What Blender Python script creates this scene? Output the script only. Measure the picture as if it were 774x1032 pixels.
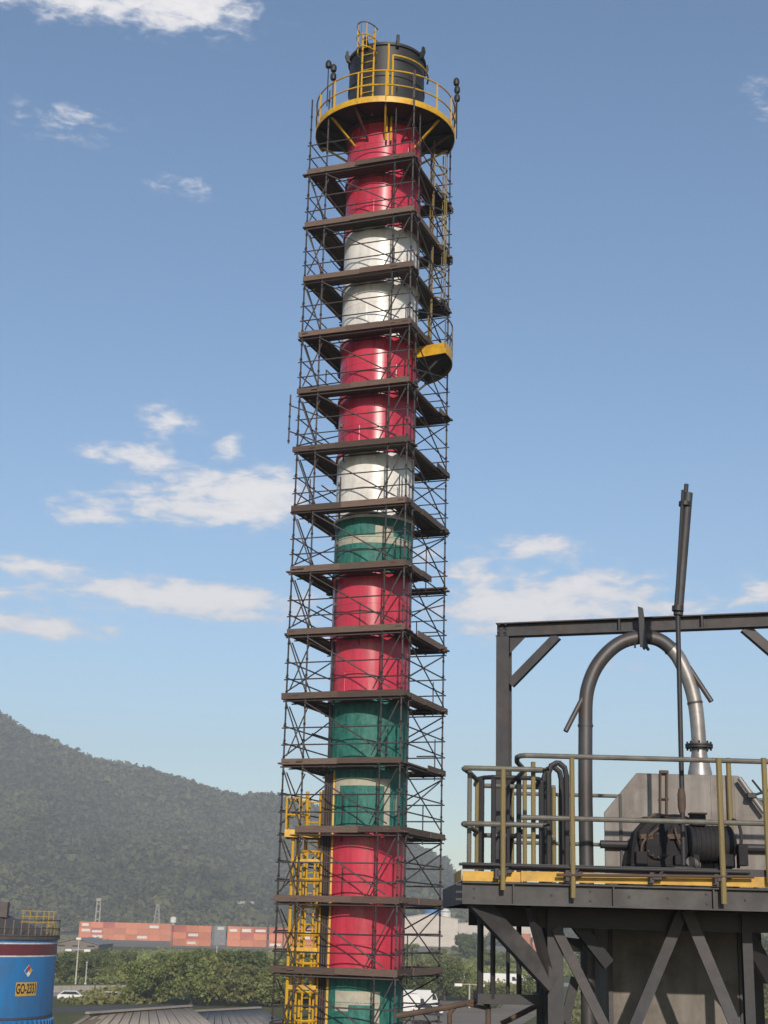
import bpy, bmesh, math, random
import numpy as np
from mathutils import Vector, Matrix, Quaternion, noise

for o in list(bpy.data.objects):
    bpy.data.objects.remove(o)
scene = bpy.context.scene
COL = scene.collection
rad = math.radians
random.seed(7)
RNG = np.random.default_rng(7)

# ------------------------------------------------------------------ camera, sky, sun, exposure
CAM_Z = 12.0
FPX, PITCH, ROLL = 1446.0, rad(15.976), rad(1.485)
cam = bpy.data.cameras.new('camera')
cam.sensor_fit = 'HORIZONTAL'
cam.sensor_width = 36.0
cam.lens = 36.0 * FPX / 774.0
cam.clip_start = 0.1
cam.clip_end = 30000
camo = bpy.data.objects.new('camera', cam)
COL.objects.link(camo)
camo.matrix_world = (Matrix.Translation((0, 0, CAM_Z)) @ Matrix.Rotation(rad(90) + PITCH, 4, 'X')
                     @ Matrix.Rotation(ROLL, 4, 'Z'))
scene.camera = camo

SUN_EL, SUN_AZ = rad(22.0), rad(4.0)      # sun stands behind the camera; azimuth from -Y, positive to +X
sun_dir = Vector((math.sin(SUN_AZ) * math.cos(SUN_EL), -math.cos(SUN_AZ) * math.cos(SUN_EL), math.sin(SUN_EL)))
sl = bpy.data.lights.new('sun', 'SUN')
sl.energy = 5.0
sl.angle = rad(0.6)
sl.color = (1.0, 0.905, 0.79)
so = bpy.data.objects.new('sun', sl)
COL.objects.link(so)
so.rotation_euler = sun_dir.to_track_quat('Z', 'Y').to_euler()
so.location = (0, -20, 60)

world = bpy.data.worlds.new('World')
scene.world = world
world.use_nodes = True
wt = world.node_tree
wt.nodes.clear()
def wn(t, **k):
    n = wt.nodes.new(t)
    for a, b in k.items():
        setattr(n, a, b)
    return n
WL = wt.links.new
def wmath(op, a, b=None, c=None, clamp=False):
    n = wn('ShaderNodeMath', operation=op, use_clamp=clamp)
    for i, v in enumerate((a, b, c)):
        if v is None:
            continue
        if isinstance(v, (int, float)):
            n.inputs[i].default_value = v
        else:
            WL(v, n.inputs[i])
    return n.outputs[0]
sky = wn('ShaderNodeTexSky', sky_type='NISHITA')
sky.sun_disc = False
sky.sun_elevation = SUN_EL
sky.sun_rotation = math.pi - SUN_AZ
sky.altitude = 0
sky.air_density = 1.0
sky.dust_density = 0.4
sky.ozone_density = 2.2
tc = wn('ShaderNodeTexCoord')
sep = wn('ShaderNodeSeparateXYZ')
WL(tc.outputs['Generated'], sep.inputs[0])
dx, dy, dz = sep.outputs
az = wmath('ARCTAN2', dx, dy)
el = wmath('ARCSINE', dz)
# fine cumulus noise in azimuth / elevation, flattened as clouds near the horizon are
cmb = wn('ShaderNodeCombineXYZ')
WL(wmath('MULTIPLY', az, 46.0), cmb.inputs[0])
WL(wmath('MULTIPLY', el, 112.0), cmb.inputs[1])
cn = wn('ShaderNodeTexNoise')
cn.inputs['Scale'].default_value = 1.0
cn.inputs['Detail'].default_value = 7.0
cn.inputs['Roughness'].default_value = 0.58
cn.inputs['Distortion'].default_value = 0.25
WL(cmb.outputs[0], cn.inputs['Vector'])
def pix_dir(px, py):
    x, u = px - 387.0, 516.0 - py
    cr, sr = math.cos(ROLL), math.sin(ROLL)
    X = (x * cr - u * sr) / FPX
    U = (x * sr + u * cr) / FPX
    c, s = math.cos(PITCH), math.sin(PITCH)
    return Vector((X, c - s * U, s + c * U))
def azel(px, py):
    d = pix_dir(px, py).normalized()
    return math.atan2(d.x, d.y), math.asin(d.z)
# cloud banks: centre in the sky, half width and half height in radians, strength
BANKS = []
for px, py, w, h, s in [(60, -2, 120, 17, 1.25), (195, 4, 62, 21, 1.5), (65, 120, 62, 18, .62), (183, 188, 32, 14, .78),
                        (765, 105, 22, 28, .5), (165, 424, 32, 15, 1.0), (142, 461, 40, 11, 1.5), (232, 450, 20, 14, .8), (92, 452, 16, 9, .55),
                        (205, 488, 70, 14, .95), (270, 496, 46, 22, 1.35), (160, 510, 95, 15, 1.05), (85, 520, 34, 9, .9), (240, 520, 50, 14, .8),
                        (22, 568, 50, 10, 1.2), (150, 596, 120, 14, 1.2), (215, 608, 85, 16, 1.25), (35, 631, 68, 11, 1.75), (10, 600, 30, 8, .7),
                        (545, 551, 50, 11, 1.35), (478, 580, 24, 16, 1.0), (590, 592, 72, 17, 1.4), (500, 612, 54, 15, 1.2), (560, 618, 95, 16, 1.15),
                        (690, 612, 44, 9, .85), (770, 597, 24, 14, 1.35), (630, 672, 40, 8, .6), (480, 640, 30, 10, .7), (330, 640, 50, 14, .7),
                        (400, 560, 60, 18, .7)]:
    a0, e0 = azel(px, py)
    BANKS.append((a0, e0, w / FPX, h / FPX, s))
# the same kind of banks go on round the rest of the sky
rs = random.Random(3)
for i in range(13):
    a0 = rs.uniform(0.42, 2 * math.pi - 0.42)
    if a0 > math.pi:
        a0 -= 2 * math.pi
    e0 = rs.choice([rs.uniform(.15, .3), rs.uniform(.3, .7)])
    BANKS.append((a0, e0, rs.uniform(.04, .1), rs.uniform(.012, .03), rs.uniform(.7, 1.2)))
ae = wn('ShaderNodeCombineXYZ')
WL(az, ae.inputs[0])
WL(el, ae.inputs[1])
M = None
for a0, e0, w, h, s in BANKS:
    v1 = wn('ShaderNodeVectorMath', operation='MULTIPLY_ADD')
    WL(ae.outputs[0], v1.inputs[0])
    v1.inputs[1].default_value = (1 / w, 1 / h, 0)
    v1.inputs[2].default_value = (-a0 / w, -e0 / h, 0)
    v2 = wn('ShaderNodeVectorMath', operation='DOT_PRODUCT')
    WL(v1.outputs[0], v2.inputs[0])
    WL(v1.outputs[0], v2.inputs[1])
    M = wmath('MULTIPLY_ADD', wmath('POWER', .4066, v2.outputs['Value']), s, M if M is not None else 0.0)
# density = mask + noise threshold
dens = wmath('MULTIPLY_ADD', wmath('SUBTRACT', cn.outputs[0], 0.5), 3.2, wmath('SUBTRACT', M, 0.5))
cov = wn('ShaderNodeMapRange', interpolation_type='SMOOTHSTEP')
cov.inputs['From Min'].default_value = -0.28
cov.inputs['From Max'].default_value = 0.85
cov.inputs['To Max'].default_value = 0.92
WL(dens, cov.inputs['Value'])
covm = wmath('MULTIPLY', cov.outputs[0], wmath('MINIMUM', wmath('MULTIPLY', M, 1.9), 1.0))
# sunlit white tops over slightly grey, blue-tinged undersides
shade = wn('ShaderNodeMapRange')
shade.inputs['From Min'].default_value = 0.0
shade.inputs['From Max'].default_value = 1.2
WL(dens, shade.inputs['Value'])
cc = wn('ShaderNodeMix', data_type='RGBA')
cc.inputs['A'].default_value = (4.9, 5.1, 5.7, 1)
cc.inputs['B'].default_value = (7.0, 6.75, 6.7, 1)
WL(shade.outputs[0], cc.inputs['Factor'])
mixc = wn('ShaderNodeMix', data_type='RGBA')
WL(covm, mixc.inputs['Factor'])
hs = wn('ShaderNodeHueSaturation')
hs.inputs['Saturation'].default_value = 1.07
hs.inputs['Value'].default_value = 1.0
WL(sky.outputs[0], hs.inputs['Color'])
WL(hs.outputs[0], mixc.inputs['A'])
WL(cc.outputs['Result'], mixc.inputs['B'])
bg = wn('ShaderNodeBackground')
bg.inputs['Strength'].default_value = 0.142
WL(mixc.outputs['Result'], bg.inputs['Color'])
wo = wn('ShaderNodeOutputWorld')
WL(bg.outputs[0], wo.inputs['Surface'])

vs = scene.view_settings
vs.view_transform = 'Standard'
vs.look = 'None'
vs.gamma = 1.0
vs.exposure = 0.0
vs.use_curve_mapping = False
scene.render.engine = 'CYCLES'
scene.cycles.volume_max_steps = 64
scene.cycles.max_bounces = 5
scene.cycles.volume_bounces = 0

# ------------------------------------------------------------------ helpers
def A(px, py, Y):
    """world point that lies on the photo pixel's ray at distance Y"""
    d = pix_dir(px, py)
    t = Y / d.y
    return Vector((d.x * t, Y, CAM_Z + d.z * t))
def G(px, py, z=0.0):
    d = pix_dir(px, py)
    t = (z - CAM_Z) / d.z
    return Vector((d.x * t, d.y * t, z))

MATS = {}
def mat(name, col, rough=.6, metal=0., col2=None, scale=3., contrast=(.35, .65), detail=6., bump=0., bscale=None, streak=None,
        rnd=0., coat=0., spec=.5, dirt=None, dirt_amt=.5, rvar=0.):
    """procedural paint / stone / metal: two colours mixed by noise, optional vertical streaks, dirt and relief"""
    m = bpy.data.materials.new(name)
    m.use_nodes = True
    t = m.node_tree
    b = t.nodes['Principled BSDF']
    b.inputs['Roughness'].default_value = rough
    b.inputs['Metallic'].default_value = metal
    b.inputs['Coat Weight'].default_value = coat
    b.inputs['Coat Roughness'].default_value = .12
    b.inputs['Specular IOR Level'].default_value = spec
    tcn = t.nodes.new('ShaderNodeTexCoord')
    mp = t.nodes.new('ShaderNodeMapping')
    t.links.new(tcn.outputs['Object'], mp.inputs[0])
    if streak:
        mp.inputs['Scale'].default_value = streak
    n = t.nodes.new('ShaderNodeTexNoise')
    n.inputs['Scale'].default_value = scale
    n.inputs['Detail'].default_value = detail
    n.inputs['Roughness'].default_value = .62
    t.links.new(mp.outputs[0], n.inputs['Vector'])
    r = t.nodes.new('ShaderNodeValToRGB')
    r.color_ramp.elements[0].position = contrast[0]
    r.color_ramp.elements[1].position = contrast[1]
    c2 = col2 or tuple(c * .72 for c in col)
    r.color_ramp.elements[0].color = (*c2, 1)
    r.color_ramp.elements[1].color = (*col, 1)
    t.links.new(n.outputs[0], r.inputs[0])
    out = r.outputs[0]
    if dirt:
        n2 = t.nodes.new('ShaderNodeTexNoise')
        n2.inputs['Scale'].default_value = scale * .45
        n2.inputs['Detail'].default_value = 8
        n2.inputs['Roughness'].default_value = .7
        t.links.new(tcn.outputs['Object'], n2.inputs['Vector'])
        r2 = t.nodes.new('ShaderNodeMapRange')
        r2.inputs['From Min'].default_value = .48
        r2.inputs['From Max'].default_value = .68
        r2.inputs['To Max'].default_value = dirt_amt
        t.links.new(n2.outputs[0], r2.inputs['Value'])
        mx = t.nodes.new('ShaderNodeMix')
        mx.data_type = 'RGBA'
        t.links.new(r2.outputs[0], mx.inputs['Factor'])
        t.links.new(out, mx.inputs['A'])
        mx.inputs['B'].default_value = (*dirt, 1)
        out = mx.outputs['Result']
    if rnd:
        oi = t.nodes.new('ShaderNodeObjectInfo')
        mr = t.nodes.new('ShaderNodeMapRange')
        mr.inputs['To Min'].default_value = 1 - rnd
        mr.inputs['To Max'].default_value = 1 + rnd
        t.links.new(oi.outputs['Random'], mr.inputs['Value'])
        mx = t.nodes.new('ShaderNodeMix')
        mx.data_type = 'RGBA'
        mx.blend_type = 'MULTIPLY'
        mx.inputs['Factor'].default_value = 1
        t.links.new(out, mx.inputs['A'])
        t.links.new(mr.outputs[0], mx.inputs['B'])
        out = mx.outputs['Result']
    t.links.new(out, b.inputs['Base Color'])
    if rvar:
        rr_ = t.nodes.new('ShaderNodeMapRange')
        rr_.inputs['From Min'].default_value = .35
        rr_.inputs['From Max'].default_value = .7
        rr_.inputs['To Min'].default_value = rough
        rr_.inputs['To Max'].default_value = rough + rvar
        t.links.new(n.outputs[0], rr_.inputs['Value'])
        t.links.new(rr_.outputs[0], b.inputs['Roughness'])
    if bump:
        bn = t.nodes.new('ShaderNodeTexNoise')
        bn.inputs['Scale'].default_value = bscale or scale * 3
        bn.inputs['Detail'].default_value = 5
        t.links.new(mp.outputs[0], bn.inputs['Vector'])
        bu = t.nodes.new('ShaderNodeBump')
        bu.inputs['Strength'].default_value = bump
        bu.inputs['Distance'].default_value = .02
        t.links.new(bn.outputs[0], bu.inputs['Height'])
        t.links.new(bu.outputs[0], b.inputs['Normal'])
    MATS[name] = m
    return m
def leafmat(name, c1, c2, trans=.25):
    """leaves: colour drawn from a per-face attribute, some light passing through"""
    m = bpy.data.materials.new(name)
    m.use_nodes = True
    t = m.node_tree
    b = t.nodes['Principled BSDF']
    b.inputs['Roughness'].default_value = .75
    b.inputs['Specular IOR Level'].default_value = .12
    at = t.nodes.new('ShaderNodeAttribute')
    at.attribute_name = 'tint'
    oi = t.nodes.new('ShaderNodeObjectInfo')
    ad = t.nodes.new('ShaderNodeMath')
    ad.operation = 'MULTIPLY_ADD'
    t.links.new(oi.outputs['Random'], ad.inputs[0])
    ad.inputs[1].default_value = .3
    t.links.new(at.outputs['Fac'], ad.inputs[2])
    mx = t.nodes.new('ShaderNodeMix')
    mx.data_type = 'RGBA'
    mx.inputs['A'].default_value = (*c1, 1)
    mx.inputs['B'].default_value = (*c2, 1)
    t.links.new(ad.outputs[0], mx.inputs['Factor'])
    t.links.new(mx.outputs['Result'], b.inputs['Base Color'])
    if trans:
        tr = t.nodes.new('ShaderNodeBsdfTranslucent')
        t.links.new(mx.outputs['Result'], tr.inputs['Color'])
        ms = t.nodes.new('ShaderNodeMixShader')
        ms.inputs[0].default_value = trans
        t.links.new(b.outputs[0], ms.inputs[1])
        t.links.new(tr.outputs[0], ms.inputs[2])
        t.links.new(ms.outputs[0], t.nodes['Material Output'].inputs['Surface'])
    MATS[name] = m
    return m

WLOC = {}          # world location of roots and parts
def wloc(o):
    return WLOC.get(o.name, Vector((0, 0, 0))) if o else Vector((0, 0, 0))
def tag(o, label=None, cat=None, group=None, kind=None):
    if label: o['label'] = label
    if cat: o['category'] = cat
    if group: o['group'] = group
    if kind: o['kind'] = kind
    return o
def empty(name, loc, label, cat, group=None):
    o = bpy.data.objects.new(name, None)
    COL.objects.link(o)
    o.empty_display_size = .3
    o.location = loc
    WLOC[o.name] = Vector(loc)
    return tag(o, label, cat, group)
def frame(d):
    d = d.normalized()
    up = Vector((0, 0, 1)) if abs(d.z) < .95 else Vector((1, 0, 0))
    a = d.cross(up).normalized()
    return a, a.cross(d).normalized()

class MB:
    def __init__(s):
        s.v, s.f, s.sm = [], [], []
    def add(s, vs, fs, smooth=False):
        b = len(s.v)
        s.v += [tuple(v) for v in vs]
        s.f += [tuple(i + b for i in f) for f in fs]
        s.sm += [smooth] * len(fs)
        return s
    def box(s, c, size, R=None):
        c = Vector(c)
        vs = []
        for x in (-.5, .5):
            for y in (-.5, .5):
                for z in (-.5, .5):
                    p = Vector((x * size[0], y * size[1], z * size[2]))
                    vs.append(c + (R @ p if R else p))
        return s.add(vs, [(0, 1, 3, 2), (4, 6, 7, 5), (0, 4, 5, 1), (2, 3, 7, 6), (0, 2, 6, 4), (1, 5, 7, 3)])
    def bar(s, p0, p1, w, h, up=None):
        """rectangular bar from p0 to p1, w sideways, h along up"""
        p0, p1 = Vector(p0), Vector(p1)
        d = (p1 - p0).normalized()
        a, b = frame(d)
        if up:
            up = Vector(up)
            a = d.cross(up).normalized()
            b = a.cross(d).normalized()
        vs = []
        for p in (p0, p1):
            for i, j in ((-1, -1), (1, -1), (1, 1), (-1, 1)):
                vs.append(p + a * (i * w / 2) + b * (j * h / 2))
        return s.add(vs, [(3, 2, 1, 0), (4, 5, 6, 7), (0, 1, 5, 4), (1, 2, 6, 5), (2, 3, 7, 6), (3, 0, 4, 7)])
    def ibeam(s, p0, p1, w, h, up, t=.012):
        p0, p1, up = Vector(p0), Vector(p1), Vector(up)
        d = (p1 - p0).normalized()
        a = d.cross(up).normalized()
        b = a.cross(d).normalized()
        s.bar(p0 + b * (h / 2 - t / 2), p1 + b * (h / 2 - t / 2), w, t, b)
        s.bar(p0 - b * (h / 2 - t / 2), p1 - b * (h / 2 - t / 2), w, t, b)
        s.bar(p0, p1, t, h - 2 * t, b)
        return s
    def path(s, pts, r, n=8, closed=False, cap=True):
        pts = [Vector(p) for p in pts]
        m = len(pts)
        rings = []
        a = None
        for i, p in enumerate(pts):
            if closed:
                d = pts[(i + 1) % m] - pts[i - 1]
            else:
                d = pts[min(i + 1, m - 1)] - pts[max(i - 1, 0)]
            d.normalize()
            if a is None:
                a, b = frame(d)
            else:
                a = (a - d * a.dot(d)).normalized()
                b = a.cross(d).normalized()
            rr = r[i] if isinstance(r, (list, tuple)) else r
            rings.append([p + (a * math.cos(2 * math.pi * k / n) + b * math.sin(2 * math.pi * k / n)) * rr for k in range(n)])
        vs = [v for ri in rings for v in ri]
        fs = []
        for i in range(m if closed else m - 1):
            j = (i + 1) % m
            for k in range(n):
                fs.append((i * n + k, j * n + k, j * n + (k + 1) % n, i * n + (k + 1) % n))
        s.add(vs, fs, True)
        if cap and not closed:
            b0 = len(s.v) - len(vs)
            s.f += [tuple(b0 + k for k in range(n)), tuple(b0 + (m - 1) * n + k for k in reversed(range(n)))]
            s.sm += [False, False]
        return s
    def tube(s, p0, p1, r, n=8, r1=None):
        return s.path([p0, p1], [r, r1 if r1 is not None else r], n)
    def lathe(s, prof, n, c, a0=0., a1=2 * math.pi, axis=None):
        """prof: list of (radius, height); angle 0 faces the camera (-Y) and grows to +X"""
        c = Vector(c)
        full = abs(a1 - a0 - 2 * math.pi) < 1e-6
        cols = n if full else n + 1
        Q = Vector((0, 0, 1)).rotation_difference(Vector(axis)) if axis else None
        vs = []
        for k in range(cols):
            a = a0 + (a1 - a0) * k / n
            for r, h in prof:
                p = Vector((math.sin(a) * r, -math.cos(a) * r, h))
                vs.append(c + (Q @ p if Q else p))
        m = len(prof)
        fs = []
        for k in range(n):
            k2 = (k + 1) % cols
            for i in range(m - 1):
                fs.append((k * m + i, k2 * m + i, k2 * m + i + 1, k * m + i + 1))
        return s.add(vs, fs, True)
    def prism(s, pts, vec):
        pts = [Vector(p) for p in pts]
        vec = Vector(vec)
        n = len(pts)
        return s.add(pts + [p + vec for p in pts],
                     [tuple(reversed(range(n))), tuple(range(n, 2 * n))] + [(i, (i + 1) % n, n + (i + 1) % n, n + i) for i in range(n)])
    def mesh(s, name, off=Vector((0, 0, 0)), angle=35):
        me = bpy.data.meshes.new(name)
        me.from_pydata([(v[0] - off[0], v[1] - off[1], v[2] - off[2]) for v in s.v], [], s.f)
        me.polygons.foreach_set('use_smooth', s.sm)
        bm = bmesh.new()
        bm.from_mesh(me)
        bmesh.ops.recalc_face_normals(bm, faces=bm.faces)
        bm.to_mesh(me)
        bm.free()
        me.set_sharp_from_angle(angle=rad(angle))
        return me
    def build(s, name, m, parent=None, org=None, bevel=0.):
        off = wloc(parent) if parent else Vector(org or (0, 0, 0))
        me = s.mesh(name, off)
        me.materials.append(MATS[m])
        o = bpy.data.objects.new(name, me)
        COL.objects.link(o)
        WLOC[o.name] = Vector(off)
        if parent:
            o.parent = parent
        else:
            o.location = off
        if bevel:
            bv = o.modifiers.new('bevel', 'BEVEL')
            bv.width = bevel
            bv.segments = 2
            bv.limit_method = 'ANGLE'
        return o

UNIT = {}
def rod(parent, name, p0, p1, r, m, n=8, label=None):
    """one round tube as an object of its own; alike tubes share one mesh"""
    key = (m, n)
    if key not in UNIT:
        me = MB().tube((0, 0, -.5), (0, 0, .5), 1.0, n).mesh('tube_' + m)
        me.materials.append(MATS[m])
        UNIT[key] = me
    p0, p1 = Vector(p0), Vector(p1)
    o = bpy.data.objects.new(name, UNIT[key])
    COL.objects.link(o)
    o.parent = parent
    o.location = (p0 + p1) / 2 - wloc(parent)
    o.rotation_mode = 'QUATERNION'
    o.rotation_quaternion = Vector((0, 0, 1)).rotation_difference((p1 - p0).normalized())
    o.scale = (r, r, (p1 - p0).length)
    return o
UB = {}
def beam(parent, name, p0, p1, w, h, m, up=(0, 0, 1)):
    """one rectangular piece (plank, flat bar) sharing its mesh; length along p0-p1"""
    if m not in UB:
        me = MB().box((0, 0, 0), (1, 1, 1)).mesh('bar_' + m)
        me.materials.append(MATS[m])
        UB[m] = me
    p0, p1, up = Vector(p0), Vector(p1), Vector(up)
    d = (p1 - p0).normalized()
    a = up.cross(d).normalized()
    b = d.cross(a).normalized()
    o = bpy.data.objects.new(name, UB[m])
    COL.objects.link(o)
    o.parent = parent
    o.location = (p0 + p1) / 2 - wloc(parent)
    o.rotation_mode = 'QUATERNION'
    o.rotation_quaternion = Matrix((d, a, b)).transposed().to_quaternion()
    o.scale = ((p1 - p0).length, w, h)
    return o
def arc(c, r, a0, a1, n, z=None):
    c = Vector(c)
    return [Vector((c.x + math.sin(a0 + (a1 - a0) * i / n) * r, c.y - math.cos(a0 + (a1 - a0) * i / n) * r, c.z if z is None else z)) for i in range(n + 1)]

# ------------------------------------------------------------------ materials
mat('red_paint', (.54, .042, .080), .24, col2=(.42, .030, .054), scale=2.4, streak=(1.5, 1.5, .2), bump=.06, bscale=3, spec=.4, dirt=(.25, .03, .045), dirt_amt=.55, rvar=.12)
mat('white_paint', (.78, .76, .72), .24, col2=(.64, .61, .56), scale=2.4, streak=(1.5, 1.5, .2), bump=.06, bscale=3, spec=.4, dirt=(.42, .38, .33), dirt_amt=.55, rvar=.12)
mat('green_paint', (.034, .165, .130), .6, col2=(.010, .082, .070), scale=11, streak=(1, 1, .16), contrast=(.34, .66), bump=.35, bscale=9,
    dirt=(.05, .21, .17), dirt_amt=.7, spec=.3)
mat('bare_patch', (.42, .40, .31), .8, col2=(.33, .31, .25), scale=6)
mat('black_shell', (.012, .012, .013), .55, col2=(.022, .020, .019), scale=3, bump=.1, dirt=(.04, .032, .027), dirt_amt=.4)
mat('flange_dark', (.10, .03, .035), .6, col2=(.06, .025, .025), scale=4)
mat('yellow_paint', (.62, .36, .015), .45, col2=(.50, .27, .015), scale=6, dirt=(.22, .12, .03), dirt_amt=.5)
mat('dull_yellow', (.25, .185, .055), .65, col2=(.16, .125, .055), scale=9, dirt=(.085, .07, .055), dirt_amt=.75)
mat('toe_yellow', (.60, .33, .012), .5, col2=(.46, .25, .02), scale=5, streak=(1, 1, 1), dirt=(.16, .10, .04), dirt_amt=.6)
mat('scaffold_steel', (.052, .051, .056), .5, metal=.3, col2=(.075, .052, .042), scale=2.5, rnd=.5)
mat('coupler_steel', (.035, .035, .04), .6, metal=.5)
mat('plank_wood', (.135, .088, .064), .85, col2=(.07, .048, .040), scale=2, streak=(2.2, 5, 5), bump=.4, rnd=.45)
mat('rust_steel', (.105, .066, .046), .8, col2=(.055, .038, .032), scale=4, bump=.3, dirt=(.14, .085, .04), dirt_amt=.5)
mat('frame_steel', (.052, .052, .057), .6, metal=.1, col2=(.034, .032, .034), scale=4, dirt=(.095, .058, .040), dirt_amt=.5, bump=.2)
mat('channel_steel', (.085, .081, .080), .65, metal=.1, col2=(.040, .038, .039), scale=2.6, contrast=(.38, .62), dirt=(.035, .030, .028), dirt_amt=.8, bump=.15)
mat('grey_rail', (.15, .145, .115), .55, col2=(.10, .09, .075), scale=6, dirt=(.06, .05, .045), dirt_amt=.6)
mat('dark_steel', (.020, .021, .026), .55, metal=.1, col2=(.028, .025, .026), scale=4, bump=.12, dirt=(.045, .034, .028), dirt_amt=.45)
mat('pipe_steel', (.080, .080, .085), .5, metal=.3, col2=(.052, .048, .048), scale=4, streak=(1, 1, .35), dirt=(.095, .06, .042), dirt_amt=.6, bump=.1)
mat('galvanised', (.36, .345, .33), .42, metal=.5, col2=(.24, .22, .205), scale=4, dirt=(.15, .12, .095), dirt_amt=.55)
mat('housing_steel', (.255, .232, .212), .7, metal=.1, col2=(.150, .132, .118), scale=3.6, streak=(2.0, 2.0, .16), contrast=(.3, .66),
    dirt=(.085, .062, .048), dirt_amt=.75, bump=.1)
mat('hopper_steel', (.22, .20, .175), .85, spec=.15, col2=(.15, .135, .118), scale=3, streak=(1.5, 1.5, .3), dirt=(.09, .072, .058), dirt_amt=.8)
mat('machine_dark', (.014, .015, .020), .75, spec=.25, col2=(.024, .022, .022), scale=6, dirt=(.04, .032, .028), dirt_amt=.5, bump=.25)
mat('tank_blue', (.020, .18, .44), .5, col2=(.018, .135, .33), scale=1.1, streak=(1.2, 1.2, .16), contrast=(.3, .66), dirt=(.07, .10, .17), dirt_amt=.55)
mat('tank_maroon', (.135, .022, .030), .5, col2=(.10, .02, .028), scale=1.5)
mat('tank_white', (.62, .62, .60), .5)
mat('tank_roof', (.060, .050, .052), .75, col2=(.09, .07, .065), scale=1.2, bump=.1)
mat('sign_yellow', (.55, .33, .05), .6, col2=(.45, .26, .05), scale=5)
mat('tank_yellow', (.38, .25, .04), .6, col2=(.28, .18, .04), scale=5)
mat('sign_black', (.015, .015, .015), .5)
mat('sign_red', (.42, .03, .03), .5)
mat('sign_white', (.75, .75, .74), .5)
mat('container_orange', (.60, .215, .105), .7, col2=(.48, .16, .08), scale=.5, rnd=.16, dirt=(.38, .15, .09), dirt_amt=.6)
mat('container_red', (.43, .12, .08), .7, col2=(.34, .09, .06), scale=.6, rnd=.12)
mat('container_grey', (.27, .265, .265), .7, scale=.8)
mat('panel_white', (.72, .69, .64), .6, scale=1)
mat('concrete', (.36, .33, .28), .85, col2=(.26, .24, .20), scale=.4, dirt=(.2, .18, .15), dirt_amt=.5)
mat('warehouse_wall', (.56, .50, .42), .8, col2=(.48, .42, .35), scale=.25)
mat('warehouse_roof', (.46, .42, .37), .75, col2=(.36, .33, .29), scale=.3, dirt=(.24, .2, .17), dirt_amt=.5)
mat('old_roof', (.33, .285, .24), .9, col2=(.26, .225, .19), scale=.5, dirt=(.2, .17, .145), dirt_amt=.5)
mat('grey_roof', (.21, .195, .20), .8, col2=(.17, .155, .155), scale=.3)
mat('brown_wall', (.20, .16, .13), .9, scale=1)
mat('glass_dark', (.03, .035, .04), .15)
mat('tyre', (.02, .02, .02), .8)
mat('car_white', (.70, .69, .67), .3, col2=(.66, .65, .63), coat=.3)
mat('car_red', (.45, .05, .06), .3, coat=.3)
mat('bark', (.085, .062, .045), .9, col2=(.05, .037, .028), scale=6, bump=.5)
mat('asphalt', (.075, .068, .062), .9, col2=(.05, .046, .043), scale=.3)
mat('dirt_ground', (.22, .175, .125), .95, col2=(.16, .125, .09), scale=.15)
mat('lamp_post', (.50, .46, .38), .7)
leafmat('leaf_green', (.062, .098, .026), (.25, .265, .085))
leafmat('leaf_dark', (.055, .084, .030), (.17, .19, .066))
leafmat('leaf_dry', (.10, .115, .040), (.24, .23, .085))
leafmat('leaf_forest', (.028, .034, .012), (.110, .108, .044), 0)

# ------------------------------------------------------------------ ground and terrain
HORIZON_D = 9000
gm = bpy.data.materials.new('ground_cover')
gm.use_nodes = True
t = gm.node_tree
b = t.nodes['Principled BSDF']
b.inputs['Roughness'].default_value = .95
b.inputs['Specular IOR Level'].default_value = .1
tcn = t.nodes.new('ShaderNodeTexCoord')
def gnoise(sc, det=6):
    n = t.nodes.new('ShaderNodeTexNoise')
    n.inputs['Scale'].default_value = sc
    n.inputs['Detail'].default_value = det
    n.inputs['Roughness'].default_value = .65
    t.links.new(tcn.outputs['Object'], n.inputs['Vector'])
    return n.outputs[0]
def gramp(v, p0, c0, p1, c1):
    r = t.nodes.new('ShaderNodeValToRGB')
    r.color_ramp.elements[0].position, r.color_ramp.elements[0].color = p0, (*c0, 1)
    r.color_ramp.elements[1].position, r.color_ramp.elements[1].color = p1, (*c1, 1)
    t.links.new(v, r.inputs[0])
    return r.outputs[0]
g1 = gramp(gnoise(.022), .36, (.055, .075, .020), .64, (.145, .135, .050))
g2 = gramp(gnoise(.35), .3, (.05, .065, .02), .7, (.15, .135, .06))
mx = t.nodes.new('ShaderNodeMix')
mx.data_type = 'RGBA'
mx.inputs['Factor'].default_value = .5
t.links.new(g1, mx.inputs['A'])
t.links.new(g2, mx.inputs['B'])
t.links.new(mx.outputs['Result'], b.inputs['Base Color'])
MATS['ground_cover'] = gm
mb = MB()
gx = [-HORIZON_D, -2000, -600, -200, 0, 200, 600, 2000, HORIZON_D]
gy = [-1500, -200, 0, 100, 300, 700, 1500, 4000, HORIZON_D]
mb.add([(x, y, 0) for y in gy for x in gx], [(j * 9 + i, j * 9 + i + 1, (j + 1) * 9 + i + 1, (j + 1) * 9 + i) for j in range(8) for i in range(8)])
tag(mb.build('ground', 'ground_cover'), kind='structure')

def strip(name, pts, m, z):
    mb = MB()
    mb.add([(p[0], p[1], z) for p in pts], [tuple(range(len(pts)))])
    return tag(mb.build(name, m), kind='structure')
# plant yard around the stack (mostly below the frame)
strip('yard', [(-34, -40), (40, -40), (40, 74), (-34, 74)], 'asphalt', .004)

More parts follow.
